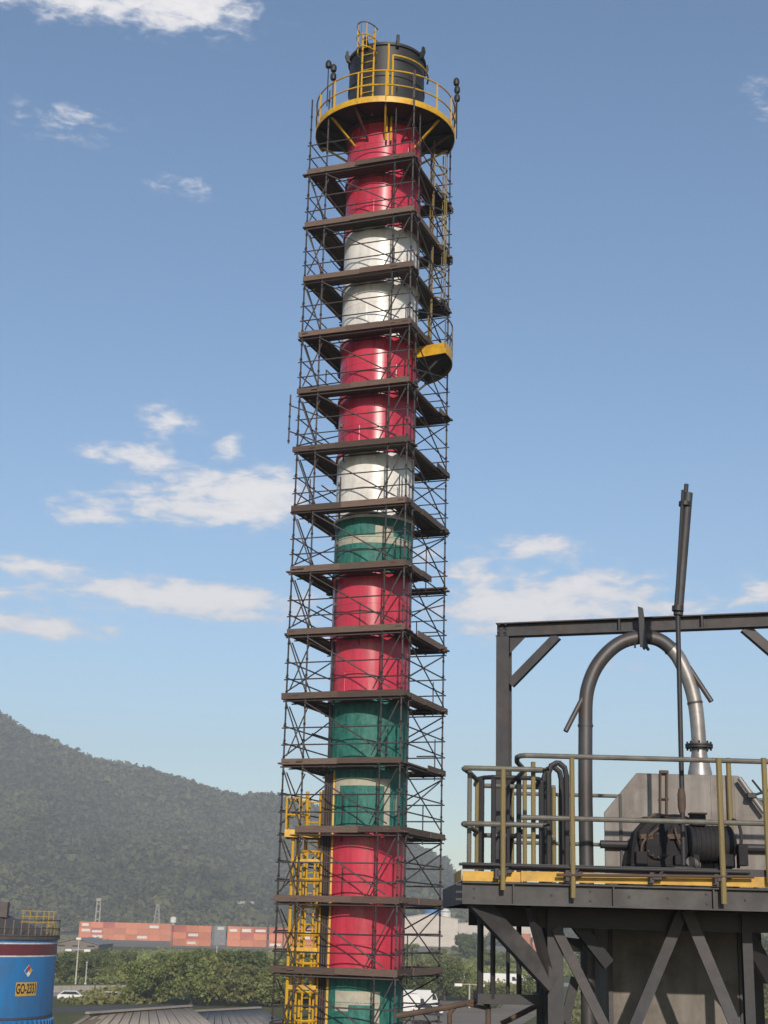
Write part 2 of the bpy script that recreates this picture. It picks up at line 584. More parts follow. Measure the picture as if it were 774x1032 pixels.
# hills: a ridge falling from left to right, its crest as seen in the photo
SKY_PTS = [(-260, 690), (-120, 690), (-40, 702), (0, 722), (30, 741), (50, 748), (75, 759), (100, 769), (125, 773), (150, 778), (175, 785), (200, 793),
           (225, 800), (245, 805), (262, 802), (285, 806), (330, 820), (380, 838), (410, 850), (436, 863), (451, 874), (470, 893), (500, 903),
           (560, 909), (640, 912), (774, 918), (900, 921), (1100, 925)]
CREST_Y = 1500.0
crest = [(A(px, py, CREST_Y).x, A(px, py, CREST_Y).z) for px, py in SKY_PTS]
def crest_h(x):
    """crest height above the plain, as a function of the lateral position"""
    if x <= crest[0][0]:
        return crest[0][1] * math.exp(-((x - crest[0][0]) / 900) ** 2)
    if x >= crest[-1][0]:
        return crest[-1][1]
    for (x0, z0), (x1, z1) in zip(crest, crest[1:]):
        if x0 <= x <= x1:
            f = (x - x0) / (x1 - x0)
            return z0 + (z1 - z0) * f
HY0, HY1 = 930.0, 2300.0
def hill_z(x, y):
    # x is scaled back along the sight line so that the profile is the crest's
    xc = x * (CREST_Y / y) ** .35
    h = crest_h(xc)
    base = HY0 + 110 * noise.noise((x * .0022, 3.1, 0))
    f = (y - base) / (CREST_Y - base)
    if f <= 0:
        return -2.0
    if f <= 1:
        s = f ** 1.15
        s = s * (1.0 + .18 * math.sin(math.pi * f) * noise.noise((x * .006, y * .002, 1.7)) * 2)
        relief = (26 * noise.noise((x * .011 + y * .002, y * .0035, 5.0)) + 11 * noise.noise((x * .03, y * .012, 8.0))) * math.sin(math.pi * f) ** .8
    else:
        g = (y - CREST_Y) / (HY1 - CREST_Y)
        s = max(0., 1 - g * g * 1.0 - .3 * g)
        relief = 0
    return h * s + relief * min(1, h / 80)
NX, NY = 220, 90
mb = MB()
hv = []
for j in range(NY):
    y = HY0 - 40 + (HY1 - HY0) * (j / (NY - 1)) ** 1.0
    for i in range(NX):
        x = -1500 + 3400 * i / (NX - 1)
        hv.append((x, y, hill_z(x, y)))
mb.add(hv, [(j * NX + i, j * NX + i + 1, (j + 1) * NX + i + 1, (j + 1) * NX + i) for j in range(NY - 1) for i in range(NX - 1)], True)
mat('hill_soil', (.060, .062, .028), .95, col2=(.038, .042, .018), scale=.02)
tag(mb.build('hills', 'hill_soil'), kind='structure')

def add_tint(me, vals):
    at = me.attributes.new('tint', 'FLOAT', 'FACE')
    at.data.foreach_set('value', np.asarray(vals, dtype=np.float32))
def quick_mesh(name, verts, quads, tint=None):
    """verts (n,3), quads (m,k) numpy -> mesh"""
    me = bpy.data.meshes.new(name)
    k = quads.shape[1]
    me.vertices.add(len(verts))
    me.vertices.foreach_set('co', verts.astype(np.float32).ravel())
    me.loops.add(quads.size)
    me.loops.foreach_set('vertex_index', quads.astype(np.int32).ravel())
    me.polygons.add(len(quads))
    me.polygons.foreach_set('loop_start', np.arange(0, quads.size, k, dtype=np.int32))
    me.polygons.foreach_set('loop_total', np.full(len(quads), k, dtype=np.int32))
    me.update(calc_edges=True)
    me.validate()
    if tint is not None:
        add_tint(me, tint)
    return me
def leaf_quads(cent, size, flat=.0):
    """one randomly turned leaf-clump quad around each centre"""
    n = len(cent)
    u = RNG.normal(size=(n, 3))
    u /= np.linalg.norm(u, axis=1)[:, None]
    w = RNG.normal(size=(n, 3))
    w[:, 2] += flat * 2
    v = np.cross(u, w)
    v /= np.linalg.norm(v, axis=1)[:, None]
    s = (np.asarray(size) * (.6 + .8 * RNG.random(n)))[:, None]
    u = u * s
    v = v * s * .65
    vs = np.stack([cent - u, cent - v * .9 + u * .1, cent + u, cent + v], 1).reshape(-1, 3)
    return vs, np.arange(4 * n).reshape(-1, 4)

# forest over the hills: one mass of crowns nobody could count
ico = bmesh.new()
bmesh.ops.create_icosphere(ico, subdivisions=1, radius=1)
ICV = np.array([v.co[:] for v in ico.verts])
ICF = np.array([[v.index for v in f.verts] for f in ico.faces])
ico.free()
pts, sc = [], []
rf = random.Random(11)
while len(pts) < 62000:
    y = rf.uniform(HY0 - 10, CREST_Y + 25)
    x = rf.uniform(-.37, .40) * y
    z = hill_z(x, y)
    if z < .5 and rf.random() > .25:
        continue
    pts.append((x, y, max(z, 0)))
    sc.append(rf.uniform(1.5, 3.2) * (1.5 if rf.random() < .1 else 1) * (1.7 if rf.random() < .03 else 1))
pts = np.array(pts)
sc = np.array(sc)
n = len(pts)
tt0 = np.clip(.36 + .7 * np.array([noise.noise((p[0] * .010, p[1] * .007, 2.)) + .5 * noise.noise((p[0] * .04, p[1] * .03, 4.)) for p in pts]) + RNG.normal(0, .16, n), 0, 1)
k9 = 7
cc9 = RNG.normal(size=(n, k9, 3))
cc9 /= np.linalg.norm(cc9, axis=2)[:, :, None]
cc9[:, :, 2] = np.abs(cc9[:, :, 2]) * 1.1
cc9 = (pts[:, None] + cc9 * (sc * .75)[:, None, None] + np.array([0, 0, .5]) * sc[:, None, None]).reshape(-1, 3)
lv, lq = leaf_quads(cc9, np.repeat(sc * .62, k9), .8)
me = quick_mesh('forest', lv, lq, np.clip(np.repeat(tt0, k9) + RNG.normal(0, .10, n * k9), 0, 1))
me.materials.append(MATS['leaf_forest'])
fo = bpy.data.objects.new('forest', me)
COL.objects.link(fo)
tag(fo, 'dense grey green forest covering the hillside behind the container yard', 'forest', kind='stuff')

# ------------------------------------------------------------------ roads and yards in the plain
def road(name, pxs, w, m, z=.008):
    """strip along ground points seen at these pixels"""
    c = [G(*p) for p in pxs]
    L, R_ = [], []
    for i, p in enumerate(c):
        d = (c[min(i + 1, len(c) - 1)] - c[max(i - 1, 0)]).normalized()
        nrm = Vector((-d.y, d.x, 0))
        L.append(p + nrm * w / 2)
        R_.append(p - nrm * w / 2)
    mb = MB()
    k = len(c)
    mb.add([(p.x, p.y, z) for p in L + R_], [(i, i + 1, k + i + 1, k + i) for i in range(k - 1)])
    return tag(mb.build(name, m), kind='structure')
road('road', [(-120, 1004), (60, 1001), (135, 1000), (250, 998), (420, 995), (480, 993), (620, 992), (774, 992), (950, 994)], 15, 'concrete')
road('track', [(-120, 1020), (60, 1018), (130, 1015), (220, 1012)], 8, 'asphalt', .012)
strip('container_yard', [G(40, 952), G(300, 958), G(560, 968), G(620, 960), G(420, 946), G(60, 940)], 'dirt_ground', .006)
strip('gravel_lot', [G(395, 1036), G(520, 1036), G(560, 1012), G(440, 1008)], 'dirt_ground', .016)

# ------------------------------------------------------------------ trees
def make_tree_mesh(h, w, nleaf, lm, seed, size=.3, low=.25):
    """trunk with limbs, and a crown of leaf clumps gathered on uneven boughs"""
    r = random.Random(seed)
    tb = MB()
    pts = [Vector((0, 0, -.2))]
    x = y = 0
    for i in range(1, 6):
        x += r.uniform(-.12, .12) * h * .1
        y += r.uniform(-.12, .12) * h * .1
        pts.append(Vector((x, y, h * .72 * i / 5)))
    tb.path(pts, [h * .034 * (1 - .15 * i) for i in range(6)], 7)
    tips = []
    for i in range(13):
        p0 = pts[r.randint(1, 4)]
        a = r.uniform(0, 6.283)
        q = Vector((math.cos(a) * w * r.uniform(.45, 1), math.sin(a) * w * r.uniform(.45, 1), h * r.uniform(low + .12, .95)))
        mid = (p0 + q) / 2 + Vector((0, 0, .06 * h))
        tb.path([p0, mid, q], [h * .015, h * .010, h * .004], 5)
        tips += [q, mid * .4 + q * .6]
    cents, tint = [], []
    boughs = []
    for q in tips:
        boughs.append((np.array(q), w * r.uniform(.26, .48), r.uniform(-.2, .25)))
    for i in range(16):
        a = r.uniform(0, 6.283)
        zz = r.uniform(low, 1.)
        rr = w * math.sqrt(max(.05, 1 - ((zz - .55) / .55) ** 2)) * r.uniform(.5, 1.02)
        boughs.append((np.array((math.cos(a) * rr, math.sin(a) * rr, h * zz)), w * r.uniform(.22, .42), r.uniform(-.2, .25)))
    per = nleaf // len(boughs)
    for c, s, tt in boughs:
        d = RNG.normal(size=(per, 3))
        d /= np.linalg.norm(d, axis=1)[:, None]
        d *= (RNG.random(per) ** .35)[:, None] * s
        d[:, 2] *= .72
        cents.append(c + d)
        tint.append(np.clip(.4 + tt + RNG.normal(0, .13, per), 0, 1))
    cents = np.concatenate(cents)
    vs, qs = leaf_quads(cents, np.full(len(cents), size), .5)
    cm = quick_mesh('crown', vs, qs, np.concatenate(tint))
    cm.materials.append(MATS[lm])
    tm = tb.mesh('trunk')
    tm.materials.append(MATS['bark'])
    return tm, cm
TREES = {}
def tree(kind, loc, s, rz, label, group, sz=1.):
    tm, cm = TREES[kind]
    e = empty('broadleaf_tree', loc, label, 'tree', group)
    e.scale = (s, s, s * sz)
    e.rotation_euler = (0, 0, rz)
    for nm, me in (('trunk', tm), ('crown', cm)):
        o = bpy.data.objects.new(nm, me)
        COL.objects.link(o)
        o.parent = e
    return e
TREES['a'] = make_tree_mesh(6.4, 3.6, 6500, 'leaf_green', 1, .26, .16)
TREES['b'] = make_tree_mesh(5.6, 3.8, 6000, 'leaf_green', 2, .26, .10)
TREES['c'] = make_tree_mesh(6.8, 3.3, 5200, 'leaf_dark', 3, .28, .15)
TREES['d'] = make_tree_mesh(5.0, 3.2, 3600, 'leaf_dry', 4, .26, .12)
ordn = ['leftmost', 'second', 'third', 'fourth', 'fifth', 'sixth', 'seventh', 'eighth', 'ninth', 'tenth', 'eleventh', 'twelfth', 'thirteenth', 'fourteenth']
def nth(i):
    return 'leftmost' if i == 0 else ordn[i] + ' from the left'
# the leafy clump left of the stack, behind the sheds
for i, (px, py, k, s, sz) in enumerate([(150, 1012, 'b', 1.0, 1.0), (170, 1007, 'a', 1.0, .95), (192, 1013, 'a', 1.08, .95), (214, 1009, 'a', 1.12, .95), (232, 1014, 'd', 1.1, 1.05),
                                        (250, 1008, 'c', 1.12, .92), (268, 1014, 'a', .95, .8), (287, 1010, 'b', 1.0, .9), (303, 1009, 'a', 1.0, .9), (318, 1012, 'd', .9, .9)]):
    tree(k, G(px, py), s, i * 1.3, 'leafy bright green tree in the clump beside the stack, ' + nth(i), 'trees in the clump beside the stack', sz)
# dark trees beyond the road, behind the lamp post
for i, (px, py, k, s) in enumerate([(58, 990, 'c', 1.0), (72, 988, 'c', 1.1), (86, 989, 'c', 1.05), (99, 986, 'c', 1.15), (112, 989, 'a', .9), (124, 986, 'c', 1.1)]):
    tree(k, G(px, py), s * .68, i * 2.1, 'dark green tree across the road behind the lamp post, ' + nth(i), 'trees across the road by the tank')
for i, (px, py, k, s) in enumerate([(128, 982, 'd', 1.1), (146, 979, 'd', 1.2), (166, 976, 'a', 1.1), (190, 974, 'c', 1.1), (214, 972, 'a', 1.25), (238, 974, 'c', 1.2), (262, 973, 'a', 1.2), (284, 975, 'c', 1.2), (308, 974, 'a', 1.2)]):
    tree(k, G(px, py), s * .45, i * 1.9 + .4, 'olive green tree in the far row before the containers, ' + nth(i), 'trees in the far row before the containers')
for i, (px, py, k, s) in enumerate([(414, 972, 'a', 1.2), (428, 985, 'd', 1.15), (441, 978, 'a', 1.15), (455, 982, 'd', 1.2), (467, 966, 'c', 1.7), (479, 968, 'c', 1.5),
                                    (492, 976, 'a', 1.1), (507, 978, 'a', 1.0), (528, 976, 'd', 1.15), (545, 982, 'c', 1.0)]):
    tree(k, G(px, py), s * .72, i * 1.7 + .9, 'green tree in the plain right of the stack, ' + nth(i), 'trees right of the stack')
for i, (px, py, k, s) in enumerate([(420, 1014, 'c', .8), (448, 1009, 'c', .85), (464, 1008, 'a', .8), (493, 1016, 'd', .7), (540, 1010, 'a', .7)]):
    tree(k, G(px, py), s, i * 1.4 + .2, 'low bushy tree this side of the road right of the stack, ' + nth(i), 'bushy trees before the road')
for i, (px, py, k, s) in enumerate([(600, 978, 'a', 1.3), (756, 976, 'a', 1.6), (772, 979, 'c', 1.6), (764, 1012, 'd', .9), (788, 978, 'a', 1.6), (806, 976, 'c', 1.5)]):
    tree(k, G(px, py), s, i * 1.1, 'tree seen past the hopper at far right, ' + nth(i), 'trees past the hopper')

# thicket and tall grass: uncountable low growth over the plain
def thicket(name, polys, nper, size, hgt, lm, label):
    cents, tint = [], []
    for poly, n in zip(polys, nper):
        q = [G(*p) for p in poly]
        k = 0
        while k < n:
            u, v = random.random(), random.random()
            p = (q[0] * (1 - u) + q[1] * u) * (1 - v) + (q[3] * (1 - u) + q[2] * u) * v
            nz = noise.noise((p.x * .07, p.y * .05, 0))
            if nz < -.12:
                k += 1
                continue
            hh = hgt * (.45 + 1.2 * max(0, nz + .1)) * random.uniform(.5, 1.2)
            m = 14
            d = RNG.normal(size=(m, 3)) * np.array([hgt * .5, hgt * .5, hh * .3])
            c = np.array((p.x, p.y, hh * .5)) + d
            c[:, 2] = np.abs(c[:, 2])
            cents.append(c)
            tint.append(np.clip(.45 + .8 * nz + RNG.normal(0, .12, m), 0, 1))
            k += 1
    c = np.concatenate(cents)
    vs, qs = leaf_quads(c, np.full(len(c), size), .3)
    me = quick_mesh(name, vs, qs, np.concatenate(tint))
    me.materials.append(MATS[lm])
    o = bpy.data.objects.new(name, me)
    COL.objects.link(o)
    tag(o, label, 'vegetation', kind='stuff')
thicket('thicket', [[(40, 992), (330, 990), (330, 962), (40, 960)], [(395, 988), (640, 986), (640, 966), (395, 962)], [(700, 988), (820, 988), (820, 968), (700, 968)]],
        [5200, 3600, 1200], .42, 1.7, 'leaf_green', 'mixed green scrub spread over the plain before the container yard')
thicket('tall_grass', [[(120, 990), (300, 990), (300, 974), (120, 974)], [(50, 1012), (150, 1012), (150, 1004), (50, 1006)], [(400, 1004), (560, 1002), (560, 997), (400, 998)],
                       [(580, 1032), (620, 1032), (620, 1000), (580, 1000)], [(740, 1032), (790, 1032), (790, 1000), (740, 1000)], [(40, 958), (110, 958), (110, 944), (40, 944)]],
        [2600, 700, 700, 500, 500, 500], .36, 1.3, 'leaf_dry', 'pale dry tall grass along the road and in the field')

# ------------------------------------------------------------------ container yard
def container_mesh(m):
    mb = MB()
    L, W, H = 6.06, 2.44, 2.9
    # corrugated long side towards the camera, frame posts and rails standing proud
    pts = []
    k = 22
    for i in range(k + 1):
        x = -L / 2 + .12 + (L - .24) * i / k
        pts.append((x, -W / 2 + (.0 if i % 2 else .05)))
    lo = [(x, y, .12) for x, y in pts]
    hi = [(x, y, H - .1) for x, y in pts]
    nn = len(pts)
    mb.add(lo + hi, [(i, i + 1, nn + i + 1, nn + i) for i in range(nn - 1)])
    mb.box((0, .05, H / 2), (L - .2, W - .1, H - .2))
    for sx in (-1, 1):
        for sy in (-1, 1):
            mb.box((sx * (L / 2 - .07), sy * (W / 2 - .07), H / 2), (.15, .15, H - .004))
        for z in (.08, H - .07):
            mb.box((sx * (L / 2 - .07), 0, z), (.13, W - .3, .13))
    for z in (.08, H - .07):
        for sy in (-1, 1):
            mb.box((0, sy * (W / 2 - .06), z), (L - .3, .11, .14))
    me = mb.mesh('container')
    me.materials.append(MATS[m])
    return me
CM = {k: container_mesh(k) for k in ('container_orange', 'container_red', 'container_grey')}
pm = MB().box((0, 0, 0), (1, .03, 1)).mesh('logo_panel')
pm.materials.append(MATS['panel_white'])
rowname = ['ground', 'middle', 'top']
rc = random.Random(21)
def stack_row(px0, px1, ybase, rowlab, group, rows=3, grey=()):
    p0, p1 = G(px0, ybase[0]), G(px1, ybase[1])
    n = max(1, round((p1 - p0).length / 6.25))
    ang = math.atan2(p1.y - p0.y, p1.x - p0.x)
    for i in range(n):
        c = p0.lerp(p1, (i + .5) / n)
        top = rows
        for r in range(top):
            m = 'container_grey' if i in grey else ('container_red' if rc.random() < .13 else 'container_orange')
            o = bpy.data.objects.new('shipping_container', CM[m])
            COL.objects.link(o)
            o.location = (c.x, c.y, .02 + r * 2.93)
            o.rotation_euler = (0, 0, ang)
            cn_ = {'container_grey': 'grey', 'container_red': 'dark red', 'container_orange': 'orange'}[m]
            tag(o, '%s container in %s row of %s, %s' % (cn_, rowname[r], rowlab, nth(i) if i < 14 else 'number %d from left' % (i + 1)), 'container', group)
            if rc.random() < .34 and r > 0 or rc.random() < .12:
                p = bpy.data.objects.new('logo_panel', pm)
                COL.objects.link(p)
                p.parent = o
                p.location = (rc.uniform(-.5, .5), -1.245, 1.3 + rc.uniform(-.2, .5))
                p.scale = (rc.uniform(3.4, 5.2), 1, rc.uniform(.9, 1.5))
stack_row(79, 172, (946.5, 948.5), 'the far left stacks', 'containers in the far left stacks')
stack_row(173, 211, (953, 953.6), 'the block left of grey', 'containers left of the grey boxes')
stack_row(213, 227, (952.5, 952.7), 'the grey block', 'grey containers', grey=(0, 1, 2))
stack_row(229, 268, (953.6, 954.6), 'the block right of grey', 'containers right of the grey boxes')
stack_row(270, 330, (955, 956.5), 'the block behind scaffold', 'containers behind the scaffold')
stack_row(520, 552, (960, 961), 'stacks under the platform', 'containers seen under the platform')

# ------------------------------------------------------------------ far buildings
def shed(name, px0, px1, py_base, h, depth, label, wallm, roofm, rise=1.5, openings=0, z0=0):
    p0, p1 = G(px0, py_base), G(px1, py_base)
    p1.y = p0.y
    W = p1.x - p0.x
    e = empty(name, (p0.x + W / 2, p0.y, 0), label, 'building')
    e_loc = wloc(e)
    x0, x1, y0, y1 = p0.x, p1.x, p0.y, p0.y + depth
    mb = MB()
    mb.prism([(x0, y0, 0), (x1, y0, 0), (x1, y0, h), ((x0 + x1) / 2, y0, h + rise), (x0, y0, h)], (0, depth, 0))
    wobj = mb.build('wall', wallm, e)
    xm = (x0 + x1) / 2
    for s in (0, 1):
        mb = MB()
        a, b_ = ((x0 - .5, h - .02), (xm, h + rise + .15)) if s == 0 else ((xm, h + rise + .15), (x1 + .5, h - .02))
        nrib = 26
        mb.prism([(a[0], y0 - .6, a[1]), (b_[0], y0 - .6, b_[1]), (b_[0], y0 - .6, b_[1] + .18), (a[0], y0 - .6, a[1] + .18)], (0, depth + 1.2, 0))
        mb.build('roof', roofm, e)
    for i in range(openings):
        cx = x0 + W * (i + .5) / openings
        mb = MB().box((cx, y0 - .06, h * .42), (W / openings * .5, .12, h * .6))
        mb.build('loading_door', 'grey_roof', e)
        MB().box((cx, y0 - .16, h * .86), (W / openings * .5, .10, h * .12)).build('window', 'glass_dark', e)
    return e
shed('warehouse', 404, 456, 953, 15.0, 40, 'big cream warehouse right of the stack behind the trees', 'warehouse_wall', 'panel_white', 2.5, 0)
shed('warehouse', 457, 545, 952, 13.0, 35, 'long tan roofed warehouse seen under the service platform', 'warehouse_wall', 'warehouse_roof', 1.5, 0)
shed('warehouse', 195, 236, 940, 13.5, 30, 'white roofed shed rising behind the grey containers', 'panel_white', 'panel_white', 1.6, 3)
shed('warehouse', 262, 330, 940, 14.5, 30, 'pale shed behind the containers beside the scaffold', 'warehouse_wall', 'panel_white', 2.4, 4)
shed('storage_shed', 54, 108, 962, 3.2, 26, 'low grey roofed storage shed by the blue tank', 'brown_wall', 'grey_roof', 1.6, 3)
shed('warehouse', 596, 640, 958, 8.5, 30, 'pale warehouse seen between platform column and hopper', 'warehouse_wall', 'warehouse_roof', 1.5, 3)
shed('warehouse', 752, 900, 955, 6.0, 30, 'pale low warehouse seen right of the hopper', 'warehouse_wall', 'panel_white', 1.2, 5)
for i, (px, py, w, lab) in enumerate([(222, 916.5, 16, 'small white house low on the hillside, left one'), (240, 915.5, 20, 'small white house low on the hillside, right one'),
                                     (556, 924, 26, 'white house under the platform at the foot of the hill')]):
    p = A(px, py, 1030)
    e = empty('house', (p.x, p.y, p.z - 6), lab, 'building')
    MB().box((p.x, p.y + 4, p.z - 2), (w, 8, 8)).build('wall', 'panel_white', e)
    MB().prism([(p.x - w / 2 - 1, p.y - .6, p.z + 2), (p.x + w / 2 + 1, p.y - .6, p.z + 2), (p.x + w / 2 + 1, p.y + 4, p.z + 4.5), (p.x - w / 2 - 1, p.y + 4, p.z + 4.5)],
               (0, 0, .4)).build('roof', 'warehouse_roof', e)
    for k in range(3):
        MB().box((p.x + (k - 1) * w * .3, p.y - .08, p.z - 1), (w * .14, .16, 2.4)).build('window', 'glass_dark', e)
# concrete mast and lattice mast
p = A(98, 930, 800)
hm_ = A(98, 908, 800).z
p.z = 0
e = empty('mast', p, 'tall concrete twin mast standing behind the orange containers', 'mast')
for s_ in (-1, 1):
    MB().tube(p + Vector((s_ * 1.3, 0, 0)), p + Vector((s_ * .9, 0, hm_)), .55, 8, .38).build('mast_leg', 'concrete', e)
for z in (6, 10, 14, 18):
    MB().box(p + Vector((0, 0, z)), (2.0, .5, .5)).build('cross_bar', 'concrete', e)
MB().box(p + Vector((0, 0, hm_ + .7)), (2.6, 1.6, 1.6)).build('head', 'concrete', e)
p = A(158, 930, 820)
hm_ = A(158, 911, 820).z
p.z = 0
e = empty('lattice_mast', p, 'pale lattice mast in front of the hillside', 'mast')
for sx in (-1, 1):
    for sy in (-1, 1):
        MB().tube(p + Vector((sx * 2.4, sy * 2.4, 0)), p + Vector((sx * .5, sy * .5, hm_)), .26, 5).build('mast_leg', 'concrete', e)
mb = MB()
nb_ = 9
for k in range(nb_):
    z0, z1 = k * hm_ / nb_, (k + 1) * hm_ / nb_
    w0, w1 = 2.4 - 1.9 * z0 / hm_, 2.4 - 1.9 * z1 / hm_
    for a, b_ in (((-w0, -w0, z0), (w1, -w1, z1)), ((w0, -w0, z0), (-w1, -w1, z1)), ((w0, -w0, z0), (w1, w1, z1)), ((-w0, w0, z0), (-w1, -w1, z1))):
        mb.tube(p + Vector(a), p + Vector(b_), .14, 4)
mb.build('bracing', 'concrete', e)
p = A(436, 910, 900)
p.z = 0
MBt = A(436, 910, 900).z
e = empty('silo', p, 'blue silo with white cap above the cream warehouse', 'silo')
MB().lathe([(4.8, 0), (4.8, MBt), (3.0, MBt + .8), (0, MBt + 1.0)], 18, p).build('shell', 'tank_blue', e)
MB().lathe([(5.0, MBt - .2), (5.0, MBt + .3), (4.8, MBt + .4)], 18, p).build('rim', 'panel_white', e)
p = A(449, 919, 900)
e = empty('silo', (p.x, p.y, 0), 'white silo beside the blue one above the cream warehouse', 'silo')
MB().lathe([(3.2, 0), (3.2, p.z), (1.8, p.z + 1.6), (0, p.z + 2)], 18, (p.x, p.y, 0)).build('shell', 'panel_white', e)
MB().lathe([(3.4, p.z - .2), (3.4, p.z + .2), (3.2, p.z + .3)], 18, (p.x, p.y, 0)).build('rim', 'grey_roof', e)
p = A(174.5, 930, 730)
e = empty('roof_tank', (p.x, p.y, 0), 'white water tank tower behind the orange containers', 'water tank')
MB().tube((p.x, p.y, 0), (p.x, p.y, p.z), .8, 8).build('column', 'concrete', e)
MB().lathe([(0, p.z), (1.5, p.z + .1), (1.5, p.z + 2.6), (0, p.z + 3.0)], 14, (p.x, p.y, 0)).build('tank', 'panel_white', e)

# street lamps and posts
def lamp(px, py_base, py_top, label, heads=2):
    p = G(px, py_base)
    h = A(px, py_top, p.y).z
    e = empty('street_lamp', p, label, 'lamp', 'street lamps along the road')
    MB().tube(p, p + Vector((0, 0, h)), .16, 8, .10).build('post', 'lamp_post', e)
    hz = h * .76 if heads == 2 else h
    mb = MB().tube(p + Vector((-1.6, 0, hz)), p + Vector((1.6, 0, hz)), .06, 6)
    mb.build('arm', 'lamp_post', e)
    for s in (-1, 1):
        MB().box(p + Vector((s * 1.7, -.1, hz - .12)), (1.15, .5, .42)).build('lamp_head', 'panel_white', e, bevel=.05)
    if heads == 2:
        MB().box(p + Vector((0, -.1, h)), (.9, .45, .4)).build('lamp_head', 'panel_white', e, bevel=.05)
lamp(76, 992, 946, 'pale street lamp with twin heads to the right of the blue tank')
lamp(473, 1016, 992, 'short pale lamp post left of the platform cage, near', 1)
lamp(453, 992, 981, 'small lamp post by the road left of the platform cage', 1)
def post(px, py_base, py_top, label, r=.12):
    p = G(px, py_base)
    h = A(px, py_top, p.y).z
    mb = MB().tube(p, p + Vector((0, 0, h)), r, 8, r * .7).box(p + Vector((0, 0, h + .06)), (r * 3, r * 3, .14))
    mb.box(p + Vector((0, 0, .15)), (r * 3.5, r * 3.5, .3))
    tag(mb.build('utility_post', 'lamp_post', org=p), label, 'post')
post(86, 992, 970, 'thin pale post just right of the street lamp')
post(217, 985, 954, 'pale post among the trees in front of the grey containers')
post(468, 992, 982, 'pale post by the road left of the platform cage')
post(564, 1016, 966, 'pale post seen right of the platform column', .16)
# kerb wall along the road
a, b_ = G(52, 1000), G(136, 999)
mb = MB()
nseg = 9
w0 = empty('barrier_wall', (a + b_) / 2, 'low pale concrete barrier beside the road past the tank', 'wall')
for i in range(nseg):
    q0, q1 = a.lerp(b_, i / nseg), a.lerp(b_, (i + .97) / nseg)
    MB().bar(q0 + Vector((0, 0, .5)), q1 + Vector((0, 0, .5)), .3, 1.0, (0, 0, 1)).build('panel', 'concrete', w0)

# ------------------------------------------------------------------ vehicles
def car(loc, rz, m, label, kind='car', L=4.3):
    e = empty('parked_' + kind, loc, label, kind)
    e.rotation_euler = (0, 0, rz)
    W, H = (1.75, 1.45) if kind == 'car' else (2.2, 2.7)
    def pt(name, mb_, mm, par=e, bev=0.):
        me = mb_.mesh(name)
        me.materials.append(MATS[mm])
        o = bpy.data.objects.new(name, me)
        COL.objects.link(o)
        o.parent = par
        if bev:
            bv = o.modifiers.new('bevel', 'BEVEL'); bv.width = bev; bv.segments = 2
        return o
    if kind == 'car':
        prof = [(-L / 2, .35), (L / 2, .35), (L / 2, .75), (L * .28, .92), (L * .12, H), (-L * .3, H), (-L * .45, .95), (-L / 2, .85)]
        gl = [(L * .25, .95), (L * .11, H - .08), (-L * .28, H - .08), (-L * .41, .98)]
    else:
        prof = [(-L / 2, .4), (L / 2, .4), (L / 2, 1.3), (L * .42, 2.2), (L * .3, 2.3), (L * .29, H), (-L / 2, H)]
        gl = [(L * .46, 1.35), (L * .405, 2.12), (L * .33, 2.12), (L * .33, 1.35)]
    body = pt('body', MB().prism([(x, -W / 2, z) for x, z in prof], (0, W, 0)), m, bev=.08)
    for s in (-1, 1):
        pt('window', MB().prism([(x, s * (W / 2 + .004), z) for x, z in gl], (0, .02 * s, 0)), 'glass_dark')
    for sx in (-.31, .31):
        for s in (-1, 1):
            wl = pt('wheel', MB().lathe([(.0, -.1), (.33, -.1), (.33, .1), (0, .1)], 14, (sx * L, s * (W / 2 - .06), .33), axis=(0, 1, 0)), 'tyre')
    for s in (-1, 1):
        pt('headlight', MB().box((L / 2 + .01, s * W * .36, .68), (.06, .3, .16)), 'panel_white')
    return e
car(G(489, 994.5), .05, 'car_red', 'red car parked beside the road left of the white trucks')
car(G(503, 995), .08, 'car_white', 'white box truck parked under the platform cage, left of two', 'truck', 7.5)
car(G(527, 995.5), .02, 'car_white', 'white box truck parked under the platform, right of two', 'truck', 8.0)
car(G(409, 1022), .1, 'car_white', 'white van behind the scaffold right side, nearest of three', 'van', 5.6)
car(G(421, 1017), .35, 'car_white', 'white van behind the scaffold right side, farther back', 'van', 5.6)
car(G(431, 1023), -.1, 'car_white', 'white car behind the scaffold right side')
car(G(606, 1000), .1, 'car_white', 'white car seen between platform column and hopper')
car(G(764, 1001), .1, 'car_white', 'white truck seen right of the hopper by the road', 'truck', 8.0)
car(G(73, 1009), .1, 'car_white', 'white car on the track right of the blue tank')
car(G(116, 1010), -.3, 'car_white', 'white car on the track among bushes')

